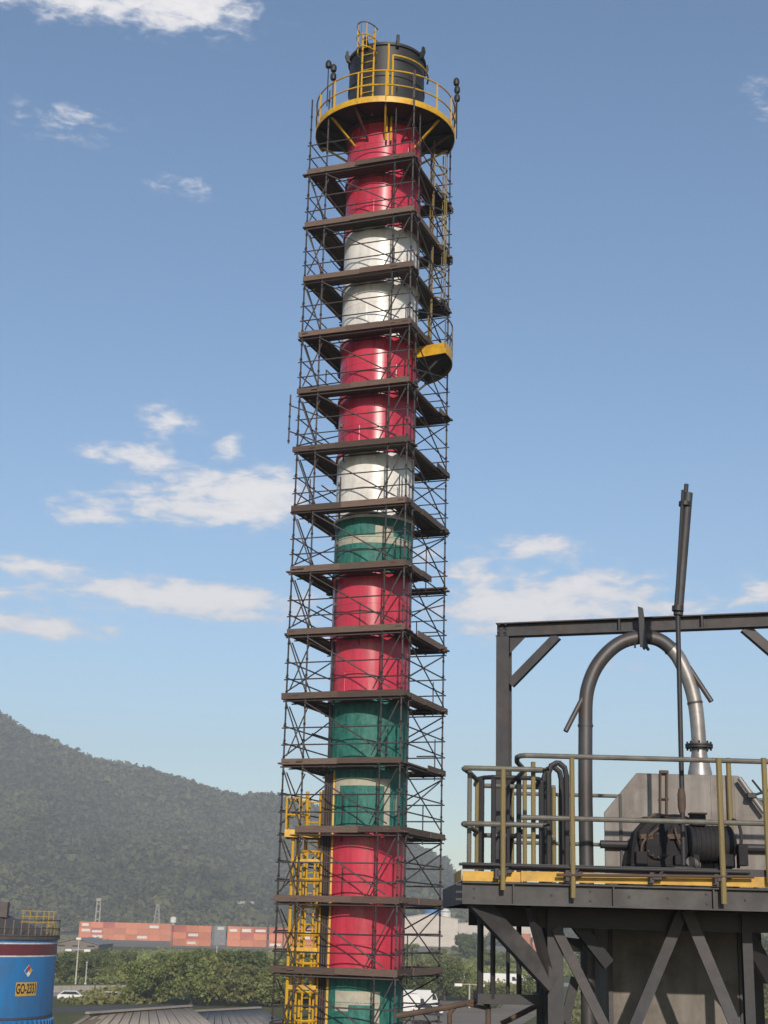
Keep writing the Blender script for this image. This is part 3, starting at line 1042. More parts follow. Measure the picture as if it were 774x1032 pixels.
# ------------------------------------------------------------------ near sheds at the lower left edge
def low_shed(pts, zr, label, m):
    """roof quad of corrugated sheets on walls; pts are pixel corners at height zr (front-left, front-right, back-right, back-left)"""
    q = [G(px, py, z) for (px, py), z in zip(pts, zr)]
    c = sum(q, Vector((0, 0, 0))) / 4
    e = empty('low_shed', (c.x, c.y, 0), label, 'building')
    mb = MB()
    bot = [Vector((v.x, v.y, 0)) for v in q]
    mb.add(bot + [v - Vector((0, 0, .25)) for v in q], [(0, 1, 5, 4), (1, 2, 6, 5), (2, 3, 7, 6), (3, 0, 4, 7)])
    mb.build('wall', 'brown_wall', e)
    n = 14
    for i in range(n):
        a0, a1 = q[0].lerp(q[1], i / n), q[0].lerp(q[1], (i + .997) / n)
        b0, b1 = q[3].lerp(q[2], i / n), q[3].lerp(q[2], (i + .997) / n)
        lift = Vector((0, 0, .012 * (i % 2) + .02))
        mb = MB()
        k = 6
        vs = []
        for (s0, s1) in ((a0, a1), (b0, b1)):
            for j in range(k + 1):
                vs.append(s0.lerp(s1, j / k) + lift + Vector((0, 0, .05 if j % 2 else 0)))
        mb.add(vs, [(j, j + 1, k + 2 + j, k + 1 + j) for j in range(k)])
        for j in range(0):
            pass
        o = mb.build('roof_sheet', m, e)
        sd = o.modifiers.new('thickness', 'SOLIDIFY')
        sd.thickness = .03
    MB().bar(q[3] + Vector((0, 0, .12)), q[2] + Vector((0, 0, .12)), .3, .1, (0, 0, 1)).build('ridge_cap', m, e)
    return e
low_shed([(35, 1052), (232, 1046), (192, 1015.5), (88, 1023)], (5.2, 5.2, 6.6, 6.6), 'long low shed with pale brown sheet roof below the tank', 'old_roof')
low_shed([(150, 1052), (330, 1052), (262, 1017), (190, 1021)], (5.0, 5.0, 6.0, 6.0), 'low shed with brown sheet roof left of the stack', 'old_roof')

# ------------------------------------------------------------------ blue storage tank
TY = 95.0
tc_ = A(-40, 945, TY)
TR, TZ = 6.05, A(-40, 942.5, TY).z
tank = empty('storage_tank', (tc_.x, TY, 0), 'blue storage tank with maroon band and yellow roof railing at left edge', 'tank')
def tz(py):
    return A(0, py, TY - TR * .95).z
bands = [(0, tz(1028) - .12, 'tank_blue', TR), (tz(1028) - .12, tz(1028), 'tank_roof', TR + .05), (tz(1028), tz(965), 'tank_blue', TR), (tz(965), tz(963.5), 'tank_white', TR + .005),
         (tz(963.5), tz(951.8), 'tank_maroon', TR + .003), (tz(951.8), tz(950.2), 'tank_white', TR + .005), (tz(950.2), TZ, 'tank_blue', TR)]
for z0, z1, m, r in bands:
    MB().lathe([(r, z0), (r, z1)], 72, (tc_.x, TY, 0)).build('shell_band', m, tank)
for k in range(40):
    a = -.9 + 3.0 * k / 40
    MB().box((tc_.x + math.sin(a) * (TR + .06), TY - math.cos(a) * (TR + .06), (tz(1028) - .2) / 2), (.16, .16, tz(1028) - .2), Matrix.Rotation(a, 3, 'Z')).build('rib', 'tank_blue', tank)
roof = MB().lathe([(TR + .12, TZ - .12), (TR + .12, TZ + .06), (TR, TZ + .08), (.6, TZ + 2.15), (0, TZ + 2.2)], 72, (tc_.x, TY, 0)).build('roof', 'tank_roof', tank)
pb = A(4, 916, TY - 1.5)
MB().box((pb.x, TY - 1.5, TZ + 1.62), (.55, .55, .9)).build('vent', 'tank_roof', roof)
# perimeter railing on the roof edge
for hgt, m in ((.12, 'rust_steel'), (.55, 'rust_steel'), (1.05, 'rust_steel')):
    mb = MB().path(arc((tc_.x, TY, 0), TR + .06, -2.0, 2.4, 60, TZ + hgt), .03 if hgt > .3 else .05, 6)
    mb.build('rail', m, tank)
for k in range(34):
    a = -1.0 + 3.2 * k / 34
    p = Vector((tc_.x + math.sin(a) * (TR + .06), TY - math.cos(a) * (TR + .06), TZ))
    rod(tank, 'rail_post', p, p + Vector((0, 0, 1.05)), .03, 'dull_yellow', 6)
# yellow access landing at the roof edge
for px in (22, 29, 36, 43, 48, 53):
    p = A(px, 938, TY - .5)
    hi = p.copy()
    p.z = TZ + (.15 if px > 47 else .85)
    hi.z = TZ + 1.6
    rod(tank, 'landing_post', p, hi, .035, 'tank_yellow', 6)
for zz in (TZ + .9, TZ + 1.25, TZ + 1.58):
    a, b_ = A(20, 938, TY - .5), A(54, 938, TY - .5)
    a.z = b_.z = zz
    rod(tank, 'landing_rail', a, b_, .03, 'tank_yellow', 6)
a, b_ = A(48, 938, TY - .5), A(56, 938, TY - .5)
for zz in (TZ + .15, TZ + .7):
    a.z = b_.z = zz
    rod(tank, 'landing_rail', a, b_, .04, 'tank_yellow', 6)
# sign and hazard diamond follow the curved shell
def shell_pt(px, py, off=.02):
    d = pix_dir(px, py)
    o = Vector((0, 0, CAM_Z))
    # intersect the ray with the tank's cylinder
    ax, ay = d.x, d.y
    cx, cy = -tc_.x, -TY
    qa = ax * ax + ay * ay
    qb = 2 * (ax * cx + ay * cy)
    qc = cx * cx + cy * cy - (TR + off) ** 2
    tt = (-qb - math.sqrt(max(0, qb * qb - 4 * qa * qc))) / (2 * qa)
    return Vector((ax * tt, ay * tt, CAM_Z + d.z * tt))
s0, s1 = shell_pt(15.5, 996.5), shell_pt(36.5, 997.2)
zc = (s0.z + s1.z) / 2
a0 = math.asin((s0.x - tc_.x) / (TR + .02))
a1 = math.asin(min(1, (s1.x - tc_.x) / (TR + .02)))
hs_ = .40
plate = MB()
plate.lathe([(TR + .02, zc - hs_), (TR + .035, zc - hs_), (TR + .035, zc + hs_), (TR + .02, zc + hs_)], 12, (tc_.x, TY, 0), a0, a1)
plate = plate.build('sign_plate', 'sign_yellow', tank)
fc = bpy.data.curves.new('sign_text', 'FONT')
fc.body = 'GO-2331'
fc.size = .80
fc.align_x = 'CENTER'
fc.align_y = 'CENTER'
fc.extrude = .004
fc.offset = .016
fo_ = bpy.data.objects.new('sign_text', fc)
COL.objects.link(fo_)
bpy.context.view_layer.update()
tme = bpy.data.meshes.new_from_object(fo_)
bpy.data.objects.remove(fo_)
xs = [v.co.x for v in tme.vertices]
wid = max(xs) - min(xs)
arcw = (a1 - a0) * (TR + .04) * .92
for v in tme.vertices:
    a = (a0 + a1) / 2 + (v.co.x / wid) * (arcw / (TR + .04))
    rr = TR + .042 + v.co.z
    v.co = (math.sin(a) * rr, -math.cos(a) * rr, zc + v.co.y)
tme.materials.append(MATS['sign_black'])
to = bpy.data.objects.new('lettering', tme)
COL.objects.link(to)
to.parent = plate
dc = shell_pt(28.5, 978.5)
ad = math.asin((dc.x - tc_.x) / (TR + .02))
Rz = Matrix.Rotation(ad, 3, 'Z')
def dia(cz, cx, h, m, par, off):
    base = Vector((tc_.x + math.sin(ad) * (TR + off), TY - math.cos(ad) * (TR + off), dc.z))
    q = [base + Rz @ Vector((cx + x * h, 0, cz + z * h)) for x, z in ((0, 1), (1, 0), (0, -1), (-1, 0))]
    return MB().prism(q, Rz @ Vector((0, -.01, 0))).build('hazard_quarter' if par is not tank else 'hazard_diamond', m, par)
D0 = dia(0, 0, .36, 'sign_white', tank, .03)
dia(.17, 0, .165, 'sign_red', D0, .05)
dia(0, -.17, .165, 'tank_blue', D0, .05)
dia(0, .17, .165, 'sign_yellow', D0, .05)
dia(-.17, 0, .165, 'sign_white', D0, .05)

# ------------------------------------------------------------------ the stack (chimney)
PHI = rad(20.62)
E1 = Vector((math.cos(PHI), -math.sin(PHI), 0))
E2 = Vector((math.sin(PHI), math.cos(PHI), 0))
SC = Vector((-0.393, 45.25, 0))
SA, SB = 3.758, 4.0
Z0 = 10.77
def LZ(k):
    return Z0 + 2 * k
CH = SC + Vector((.09, -.12, 0))
stack = empty('chimney_stack', (CH.x, CH.y, 0), 'tall round stack painted in red, white and green rings with a black top', 'chimney')
def RR(z):
    return 1.245 + .055 * max(0, min(1, (z - 10) / 26))
cans = {-2: 'red', -1: 'green', 0: 'red', 1: 'red', 2: 'green', 3: 'green', 4: 'red', 5: 'red', 6: 'green', 7: 'white', 8: 'red', 9: 'red', 10: 'white', 11: 'white', 12: 'red', 13: 'red'}
DZ = -.12
for k, colr in cans.items():
    z0, z1 = LZ(k) + (DZ if k != 7 else -.34), LZ(k + 1) + (DZ if k != 6 else -.34)
    if k == 13:
        z1 = LZ(13) + 1.75
    r0, r1 = RR(z0), RR(z1)
    MB().lathe([(r0, z0 + .003), (r0, z0 + .25), (r1, z1 - .25), (r1, z1 - .003)], 64, CH).build('shell_ring', colr + '_paint', stack)
    MB().lathe([(r0 - .02, z0 - .045), (r0 + .055, z0 - .045), (r0 + .055, z0 + .045), (r0 - .02, z0 + .045)], 64, CH).build('flange', colr + '_paint', stack)
for k, colr in cans.items():
    zz = LZ(k) + .62 + .5 * ((k * 37) % 7) / 7
    MB().lathe([(RR(zz) - .01, zz - .016), (RR(zz) + .007, zz - .008), (RR(zz) + .007, zz + .008), (RR(zz) - .01, zz + .016)], 64, CH).build('weld_seam', colr + '_paint', stack)
    a = rad(-50 + (k * 53) % 100)
    sv = Vector((math.sin(a), -math.cos(a), 0))
    MB().bar(CH + sv * (RR(zz) + .001) + Vector((0, 0, LZ(k) - .02)), CH + sv * (RR(zz) + .001) + Vector((0, 0, zz - .03)), .02, .014).build('weld_seam', colr + '_paint', stack)
for j, (z0, z1, colr) in enumerate([(0, 2.4, 'red'), (2.4, 4.4, 'white'), (4.4, LZ(-2) + DZ, 'white')]):
    MB().lathe([(1.17, z0), (1.17, z1)], 64, CH).build('shell_ring', colr + '_paint', stack)
def patch(k, th0, th1, f0, f1, m='bare_patch'):
    z0, z1 = LZ(k) + f0, LZ(k) + f1
    r0, r1 = RR(z0) + .006, RR(z1) + .006
    MB().lathe([(r0 - .01, z0), (r0, z0), (r1, z1), (r1 - .01, z1)], 16, CH, rad(th0), rad(th1)).build('paint_patch', m, stack)
patch(6, -80, 80, .78, 1.02)
patch(6, 2, 29, 1.025, 1.34)
patch(2, -50, 34, 1.20, 1.42)
patch(2, 25, 34, .05, 1.195)
patch(2, 41, 46, .35, .95)
patch(2, -50, -40, .95, 1.195)
patch(-1, -37, 26, .92, 1.30)
patch(-1, -37, -17, .74, .915)
patch(-1, 19, 26, -.2, .915)
# top: red-brown throat, black cap with lugs
zt = LZ(13) + 1.75
PZ = A(386, 140, 45.25).z           # floor of the round platform
CT = A(386, 45, 45.25 - 1.33).z + .35 - .35     # top of the cap
MB().lathe([(1.27, zt), (1.42, zt + .05), (1.42, zt + .14), (1.27, zt + .18), (1.27, PZ - .16), (1.36, PZ - .14), (1.36, PZ)], 64, CH).build('throat', 'flange_dark', stack)
cap = MB().lathe([(1.34, PZ + .01), (1.34, PZ + 1.6), (1.37, PZ + 1.62), (1.37, PZ + 1.72), (1.34, PZ + 1.74), (1.34, CT - .12), (1.40, CT - .1), (1.40, CT), (1.28, CT), (1.28, CT - 3.0)], 64, CH).build('cap', 'black_shell', stack)
for k in range(8):
    a = 2 * math.pi * k / 8 + .25
    R_ = Matrix.Rotation(a, 3, 'Z')
    c = Vector((CH.x + math.sin(a) * 1.42, CH.y - math.cos(a) * 1.42, CT + .05))
    MB().prism([c + R_ @ Vector((-.05, x, z)) for x, z in ((.06, -.28), (-.06, -.22), (-.13, .0), (-.09, .2), (-.02, .18), (-.01, .03), (.06, .0))], R_ @ Vector((.1, 0, 0))).build('lug', 'black_shell', cap)
# round platform, cut straight behind the stack
PR = 2.44
CUT = math.acos(-1.0 / PR)          # angle from the front where the floor is cut
def plat_poly(r):
    return [(CH.x + math.sin(a) * r, CH.y - math.cos(a) * r) for a in [(-CUT + 2 * CUT * i / 48) for i in range(49)]]
mb = MB()
outer = plat_poly(PR)
inner = [(CH.x + math.sin(a) * 1.38, CH.y - math.cos(a) * 1.38) for a in [(-rad(137) + 2 * rad(137) * i / 48) for i in range(49)]]
for z in (PZ - .012, PZ - .05):
    pass
vs = [(x, y, PZ - .01) for x, y in outer] + [(x, y, PZ - .01) for x, y in inner] + [(x, y, PZ - .05) for x, y in outer] + [(x, y, PZ - .05) for x, y in inner]
n = 49
fs = []
for i in range(48):
    fs += [(i, i + 1, n + i + 1, n + i), (2 * n + i, 3 * n + i, 3 * n + i + 1, 2 * n + i + 1), (i, 2 * n + i, 2 * n + i + 1, i + 1), (n + i, n + i + 1, 3 * n + i + 1, 3 * n + i)]
mb.add(vs, fs)
floor_ = mb.build('platform_floor', 'black_shell', stack)
MB().lathe([(PR, PZ - .1), (PR + .02, PZ - .1), (PR + .02, PZ + .12), (PR, PZ + .12)], 60, CH, -CUT, CUT).build('toe_plate', 'yellow_paint', stack)
for k in range(9):
    a = -CUT + .15 + (2 * CUT - .3) * k / 8
    u = Vector((math.sin(a), -math.cos(a), 0))
    c = Vector((CH.x, CH.y, 0))
    MB().bar(c + u * 1.3 + Vector((0, 0, PZ - .85)), c + u * (PR - .12) + Vector((0, 0, PZ - .1)), .06, .07).build('bracket', 'flange_dark' if k % 2 else 'yellow_paint', stack)
    MB().bar(c + u * 1.37 + Vector((0, 0, PZ - .09)), c + u * (PR - .02) + Vector((0, 0, PZ - .09)), .06, .07).build('joist', 'black_shell', stack)
for hgt in (.55, 1.1):
    pts = arc(CH, PR + .01, -CUT, CUT, 60, PZ + hgt)
    MB().path(pts, .028, 6).build('guard_rail', 'yellow_paint', stack)
for k in range(11):
    a = -CUT + 2 * CUT * k / 10
    p = Vector((CH.x + math.sin(a) * (PR + .01), CH.y - math.cos(a) * (PR + .01), PZ - .05))
    rod(stack, 'guard_post', p, p + Vector((0, 0, 1.15)), .032, 'yellow_paint', 6)
# inner curved rail on the cap's right side and its doubled post
ci = Vector((CH.x, CH.y, 0))
for hgt, r in ((2.35, .035), (.62, .06)):
    MB().path(arc(ci, 1.48, rad(8), rad(100), 24, PZ + hgt), r, 6).build('cap_rail', 'yellow_paint', stack)
for deg in (2, 8):
    a = rad(deg)
    p = Vector((CH.x + math.sin(a) * 1.48, CH.y - math.cos(a) * 1.48, PZ - 1.0))
    rod(stack, 'cap_post', p, p + Vector((0, 0, CT - PZ + .85 if deg == 2 else 3.35)), .04, 'yellow_paint', 6)
# caged ladder up the cap
la = rad(-24)
lc = Vector((CH.x + math.sin(la) * 1.62, CH.y - math.cos(la) * 1.62, 0))
tang = Vector((math.cos(la), math.sin(la), 0))
outw = Vector((math.sin(la), -math.cos(la), 0))
LT = A(367, 31, 43.6).z
ladder = MB()
lad = bpy.data.objects.new('ladder', None)
COL.objects.link(lad)
lad.parent = stack
WLOC[lad.name] = wloc(stack)
for s in (-1, 1):
    rod(lad, 'stringer', lc + tang * (s * .22) + Vector((0, 0, PZ - .1)), lc + tang * (s * .22) + Vector((0, 0, LT)), .035, 'yellow_paint', 6)
zz = PZ + .25
while zz < CT + .1:
    rod(lad, 'rung', lc - tang * .22 + Vector((0, 0, zz)), lc + tang * .22 + Vector((0, 0, zz)), .018, 'yellow_paint', 6)
    zz += .3
hoops = [PZ + 2.3, (PZ + 2.3 + LT) / 2, LT]
for hz in hoops:
    pts = []
    for i in range(13):
        a = math.pi * i / 12
        pts.append(lc + tang * (-math.cos(a) * .34) + outw * (math.sin(a) * .62) + Vector((0, 0, hz)))
    MB().path(pts, .026, 6).build('cage_hoop', 'yellow_paint' if hz < LT - .1 else 'grey_rail', lad)
for i in (1, 4, 6, 8, 11):
    a = math.pi * i / 12
    q = lc + tang * (-math.cos(a) * .34) + outw * (math.sin(a) * .62)
    rod(lad, 'cage_bar', q + Vector((0, 0, PZ + 2.3)), q + Vector((0, 0, LT)), .016, 'yellow_paint' if i != 6 else 'grey_rail', 6)
# beacon lamps on stalks at the rail
for a, nlamp in ((rad(-66), 2), (rad(-52), 1), (rad(74), 1), (rad(97), 2)):
    p = Vector((CH.x + math.sin(a) * 2.56, CH.y - math.cos(a) * 2.56, PZ + .2))
    if nlamp == 2 and a < 0:
        p = Vector((CH.x + math.sin(a) * 2.05, CH.y - math.cos(a) * 2.05, PZ + .2))
    st = rod(stack, 'beacon_stalk', p, p + Vector((0, 0, 1.5)), .022, 'dark_steel', 6)
    for j in range(nlamp):
        c = p + Vector((0, 0, 1.5 + j * .34))
        MB().lathe([(0, 0), (.09, .02), (.11, .1), (.10, .22), (.05, .29), (0, .3)], 12, c).build('beacon', 'black_shell', stack)

# small yellow landing and ladder on the right side, half way up
MZ = A(436, 357, 45.6).z - .42
def sector(r0, r1, a0, a1, z0, z1, nm, m, par, n=16):
    MB().lathe([(r0, z0), (r1, z0), (r1, z1), (r0, z1), (r0, z0)], n, CH, rad(a0), rad(a1)).build(nm, m, par)
sector(1.3, 2.45, 62, 140, MZ - .06, MZ, 'landing_floor', 'black_shell', stack)
p0 = Vector((CH.x + math.sin(rad(62)) * 2.5, CH.y - math.cos(rad(62)) * 2.5, MZ + .0))
p1 = Vector((CH.x + math.sin(rad(118)) * 2.5, CH.y - math.cos(rad(118)) * 2.5, MZ + .0))
p2 = Vector((CH.x + math.sin(rad(62)) * 1.25, CH.y - math.cos(rad(62)) * 1.25, MZ + .0))
MB().bar(p2, p0, .02, .38, (0, 0, 1)).build('landing_toe_plate', 'yellow_paint', stack)
MB().lathe([(2.46, MZ - .19), (2.48, MZ - .19), (2.48, MZ + .19), (2.46, MZ + .19)], 16, CH, rad(62), rad(140)).build('landing_toe_plate', 'yellow_paint', stack)
for a in (62, 82, 102, 122, 140):
    p = Vector((CH.x + math.sin(rad(a)) * 2.47, CH.y - math.cos(rad(a)) * 2.47, MZ))
    rod(stack, 'landing_post', p, p + Vector((0, 0, 1.1)), .028, 'grey_rail' if a > 70 else 'grey_rail', 6)
for hgt in (.55, 1.1):
    MB().path(arc(CH, 2.47, rad(62), rad(140), 14, MZ + hgt), .024, 6).build('landing_rail', 'grey_rail', stack)
for a in (70, 105):
    u = Vector((math.sin(rad(a)), -math.cos(rad(a)), 0))
    MB().bar(ci + u * 1.25 + Vector((0, 0, MZ - 1.1)), ci + u * 2.3 + Vector((0, 0, MZ - .08)), .07, .07).build('landing_bracket', 'black_shell', stack)
la2 = rad(98)
lc2 = Vector((CH.x + math.sin(la2) * 1.72, CH.y - math.cos(la2) * 1.72, 0))
tg2 = Vector((math.cos(la2), math.sin(la2), 0))
ou2 = Vector((math.sin(la2), -math.cos(la2), 0))
lad2 = bpy.data.objects.new('ladder', None)
COL.objects.link(lad2)
lad2.parent = stack
WLOC[lad2.name] = wloc(stack)
for s in (-1, 1):
    rod(lad2, 'stringer', lc2 + tg2 * (s * .24) + Vector((0, 0, MZ - .1)), lc2 + tg2 * (s * .24) + Vector((0, 0, PZ - .1)), .04, 'dull_yellow', 6)
zz = MZ + .3
while zz < PZ - .2:
    rod(lad2, 'rung', lc2 - tg2 * .24 + Vector((0, 0, zz)), lc2 + tg2 * .24 + Vector((0, 0, zz)), .02, 'dull_yellow', 6)
    zz += .32
for j in range(7):
    hz = MZ + 2.3 + j * 1.0
    if hz > PZ - .3:
        break
    pts = [lc2 + tg2 * (-math.cos(math.pi * i / 10) * .36) + ou2 * (math.sin(math.pi * i / 10) * .52) + Vector((0, 0, hz)) for i in range(11)]
    MB().path(pts, .028, 6).build('cage_hoop', 'dull_yellow', lad2)
for i in (0, 3, 5, 7, 10):
    q = lc2 + tg2 * (-math.cos(math.pi * i / 10) * .36) + ou2 * (math.sin(math.pi * i / 10) * .52)
    rod(lad2, 'cage_bar', q + Vector((0, 0, MZ + 2.3)), q + Vector((0, 0, PZ - .4)), .022, 'dull_yellow', 6)

# rusty cable tray with yellow edge on the left side of the stack and risers above it
ta = rad(-62)
tr0 = Vector((CH.x + math.sin(ta) * 1.30, CH.y - math.cos(ta) * 1.30, 0))
tt_ = Vector((math.cos(ta), math.sin(ta), 0))
tzt = A(330, 780, 44.5).z
a = A(322, 900, 44.6)
b_ = A(331, 900, 44.4)
TX0 = a.x
def tray(x0, x1, y, z0, z1, nm, m, par, th=.03):
    return MB().box(((x0 + x1) / 2, y, (z0 + z1) / 2), (x1 - x0, th, z1 - z0)).build(nm, m, par)
ctr = bpy.data.objects.new('cable_tray', None)
COL.objects.link(ctr)
ctr.parent = stack
WLOC[ctr.name] = wloc(stack)
xl = CH.x - 1.30
tray(xl, xl + .27, 44.45, 0, tzt, 'tray_back', 'rust_steel', ctr)
tray(xl + .272, xl + .34, 44.40, 0, tzt + .1, 'tray_edge', 'yellow_paint', ctr, .12)
tray(xl - .06, xl - .002, 44.42, 0, tzt - .5, 'tray_edge', 'rust_steel', ctr, .10)
for k in range(10):
    zc2 = 4 + k * 1.2
    if zc2 < tzt - .3:
        tray(xl + .02, xl + .25, 44.415, zc2, zc2 + .1, 'tray_tie', 'frame_steel', ctr, .025)
for dx_, r in ((.06, .028), (.13, .022), (.20, .03)):
    rod(ctr, 'cable', Vector((xl + dx_, 44.40, 0)), Vector((xl + dx_, 44.40, tzt - .2)), r, 'dark_steel', 6)
for dx_, r, top in ((.05, .045, 12), (.17, .035, 12)):
    rod(stack, 'riser_pipe', Vector((xl + dx_ + .06, 44.55, tzt - .3)), Vector((xl + dx_ + .16, 44.6, LZ(9))), r, 'dark_steel', 8)
    for k in range(4, 9):
        p = Vector((xl + dx_ + .1, 44.58, LZ(k) + .9))
        MB().box(p, (.14, .1, .1)).build('pipe_clip', 'dark_steel', stack)

# yellow caged ladder at the left of the stack
lx0, lx1 = A(296, 900, 44.6).x, A(320, 900, 44.6).x
lz1 = A(318, 797, 44.4).z
clad = empty('caged_ladder', ((lx0 + lx1) / 2, 44.6, 0), 'yellow caged access ladder with small landing at the left of the stack', 'ladder')
LY = 44.75
for x in (lx1 - .42, lx1):
    rod(clad, 'stringer', Vector((x, LY, 0)), Vector((x, LY, lz1)), .055, 'yellow_paint', 8)
zz = 5.0
while zz < lz1 - .3:
    rod(clad, 'rung', Vector((lx1 - .42, LY, zz)), Vector((lx1, LY, zz)), .022, 'yellow_paint', 6)
    zz += .3
cc_ = Vector((lx1 - .21, LY, 0))
pz = A(305, 841, 44.4).z
for j in range(12):
    hz = 5.2 + j * .8
    if hz > pz - .4:
        break
    pts = [cc_ + Vector((-math.cos(math.pi * i / 10) * .38, -math.sin(math.pi * i / 10) * .62, hz)) for i in range(11)]
    MB().path(pts, .04, 6).build('cage_hoop', 'yellow_paint', clad)
for i in (0, 2, 4, 6, 8, 10):
    q = cc_ + Vector((-math.cos(math.pi * i / 10) * .38, -math.sin(math.pi * i / 10) * .62, 0))
    rod(clad, 'cage_bar', q + Vector((0, 0, 5.0)), q + Vector((0, 0, pz - .5)), .03, 'yellow_paint', 6)
# outer pair of posts carrying the landing
for x, y in ((lx0 - .06, 44.2), (lx0 + .04, 45.1)):
    rod(clad, 'landing_leg', Vector((x, y, 0)), Vector((x, y, pz)), .05, 'yellow_paint', 8)
xA, xB = lx0 - .28, lx1 - .02
MB().box(((xA + xB) / 2, 44.55, pz), (xB - xA, 1.2, .05)).build('landing_floor', 'rust_steel', clad)
for y in (43.93, 45.17):
    MB().box(((xA + xB) / 2, y, pz + .0), (xB - xA + .04, .03, .22)).build('landing_edge', 'yellow_paint', clad)
MB().box((xA - .017, 44.55, pz), (.03, 1.2, .22)).build('landing_edge', 'yellow_paint', clad)
for y in (43.95, 45.15):
    for x in (xA, (xA * .6 + xB * .4), xB - .35):
        rod(clad, 'landing_post', Vector((x, y, pz)), Vector((x, y, pz + 1.05)), .03, 'yellow_paint', 6)
    for hgt in (.55, 1.05):
        rod(clad, 'landing_rail', Vector((xA, y, pz + hgt)), Vector((xB - .35, y, pz + hgt)), .026, 'yellow_paint', 6)
for hgt in (.55, 1.05):
    rod(clad, 'landing_rail', Vector((xA, 43.95, pz + hgt)), Vector((xA, 45.15, pz + hgt)), .026, 'yellow_paint', 6)
for zz in (A(305, 868, 44.4).z, A(305, 957, 44.2).z, A(305, 995, 44.2).z):
    MB().box(((lx0 + lx1) / 2 + .02, 44.16, zz), (lx1 - lx0 + .1, .05, .12)).build('cross_bar', 'yellow_paint', clad)

# ------------------------------------------------------------------ scaffold tower
scf = empty('scaffold_tower', (SC.x, SC.y, 0), 'tall square tube scaffold with wooden decks wrapped around the stack', 'scaffold')
WD = .64
ga = [0, WD, SA - WD, SA]
gb = [0, WD, SB - WD, SB]
def P(u, v, z):
    """u along the left face from the left corner to the front corner; v from the front faces backwards"""
    return SC + E1 * (u - SA / 2) + E2 * (v - SB / 2) + Vector((0, 0, z))
TRAD = .027
ZTOP = LZ(13) + 2.3
cpl = MB()
def coupler(p, r=.043, h=.06):
    cpl.lathe([(r * .6, -h / 2), (r, -h / 2), (r, h / 2), (r * .6, h / 2)], 6, p)
rsf = random.Random(5)
KEEP = {(0, 0), (1, 0), (2, 0), (3, 0), (3, 1), (3, 3), (0, 3), (1, 3)}
for i, u in enumerate(ga):
    for j, v in enumerate(gb):
        if (i, j) not in KEEP:
            continue
        top = ZTOP + rsf.uniform(-.5, .9)
        if 0 < i < 3 and 0 < j < 3:
            top = LZ(13) - .2
        rod(scf, 'standard', P(u, v, 0), P(u, v, top), TRAD, 'scaffold_steel')
        z = LZ(-3)
        while z < top - .2:
            coupler(P(u, v, z))
            z += .5
def ledger(nm, a, b_, r=.0225):
    rod(scf, nm, a, b_, r, 'scaffold_steel', 6)
ov = .10
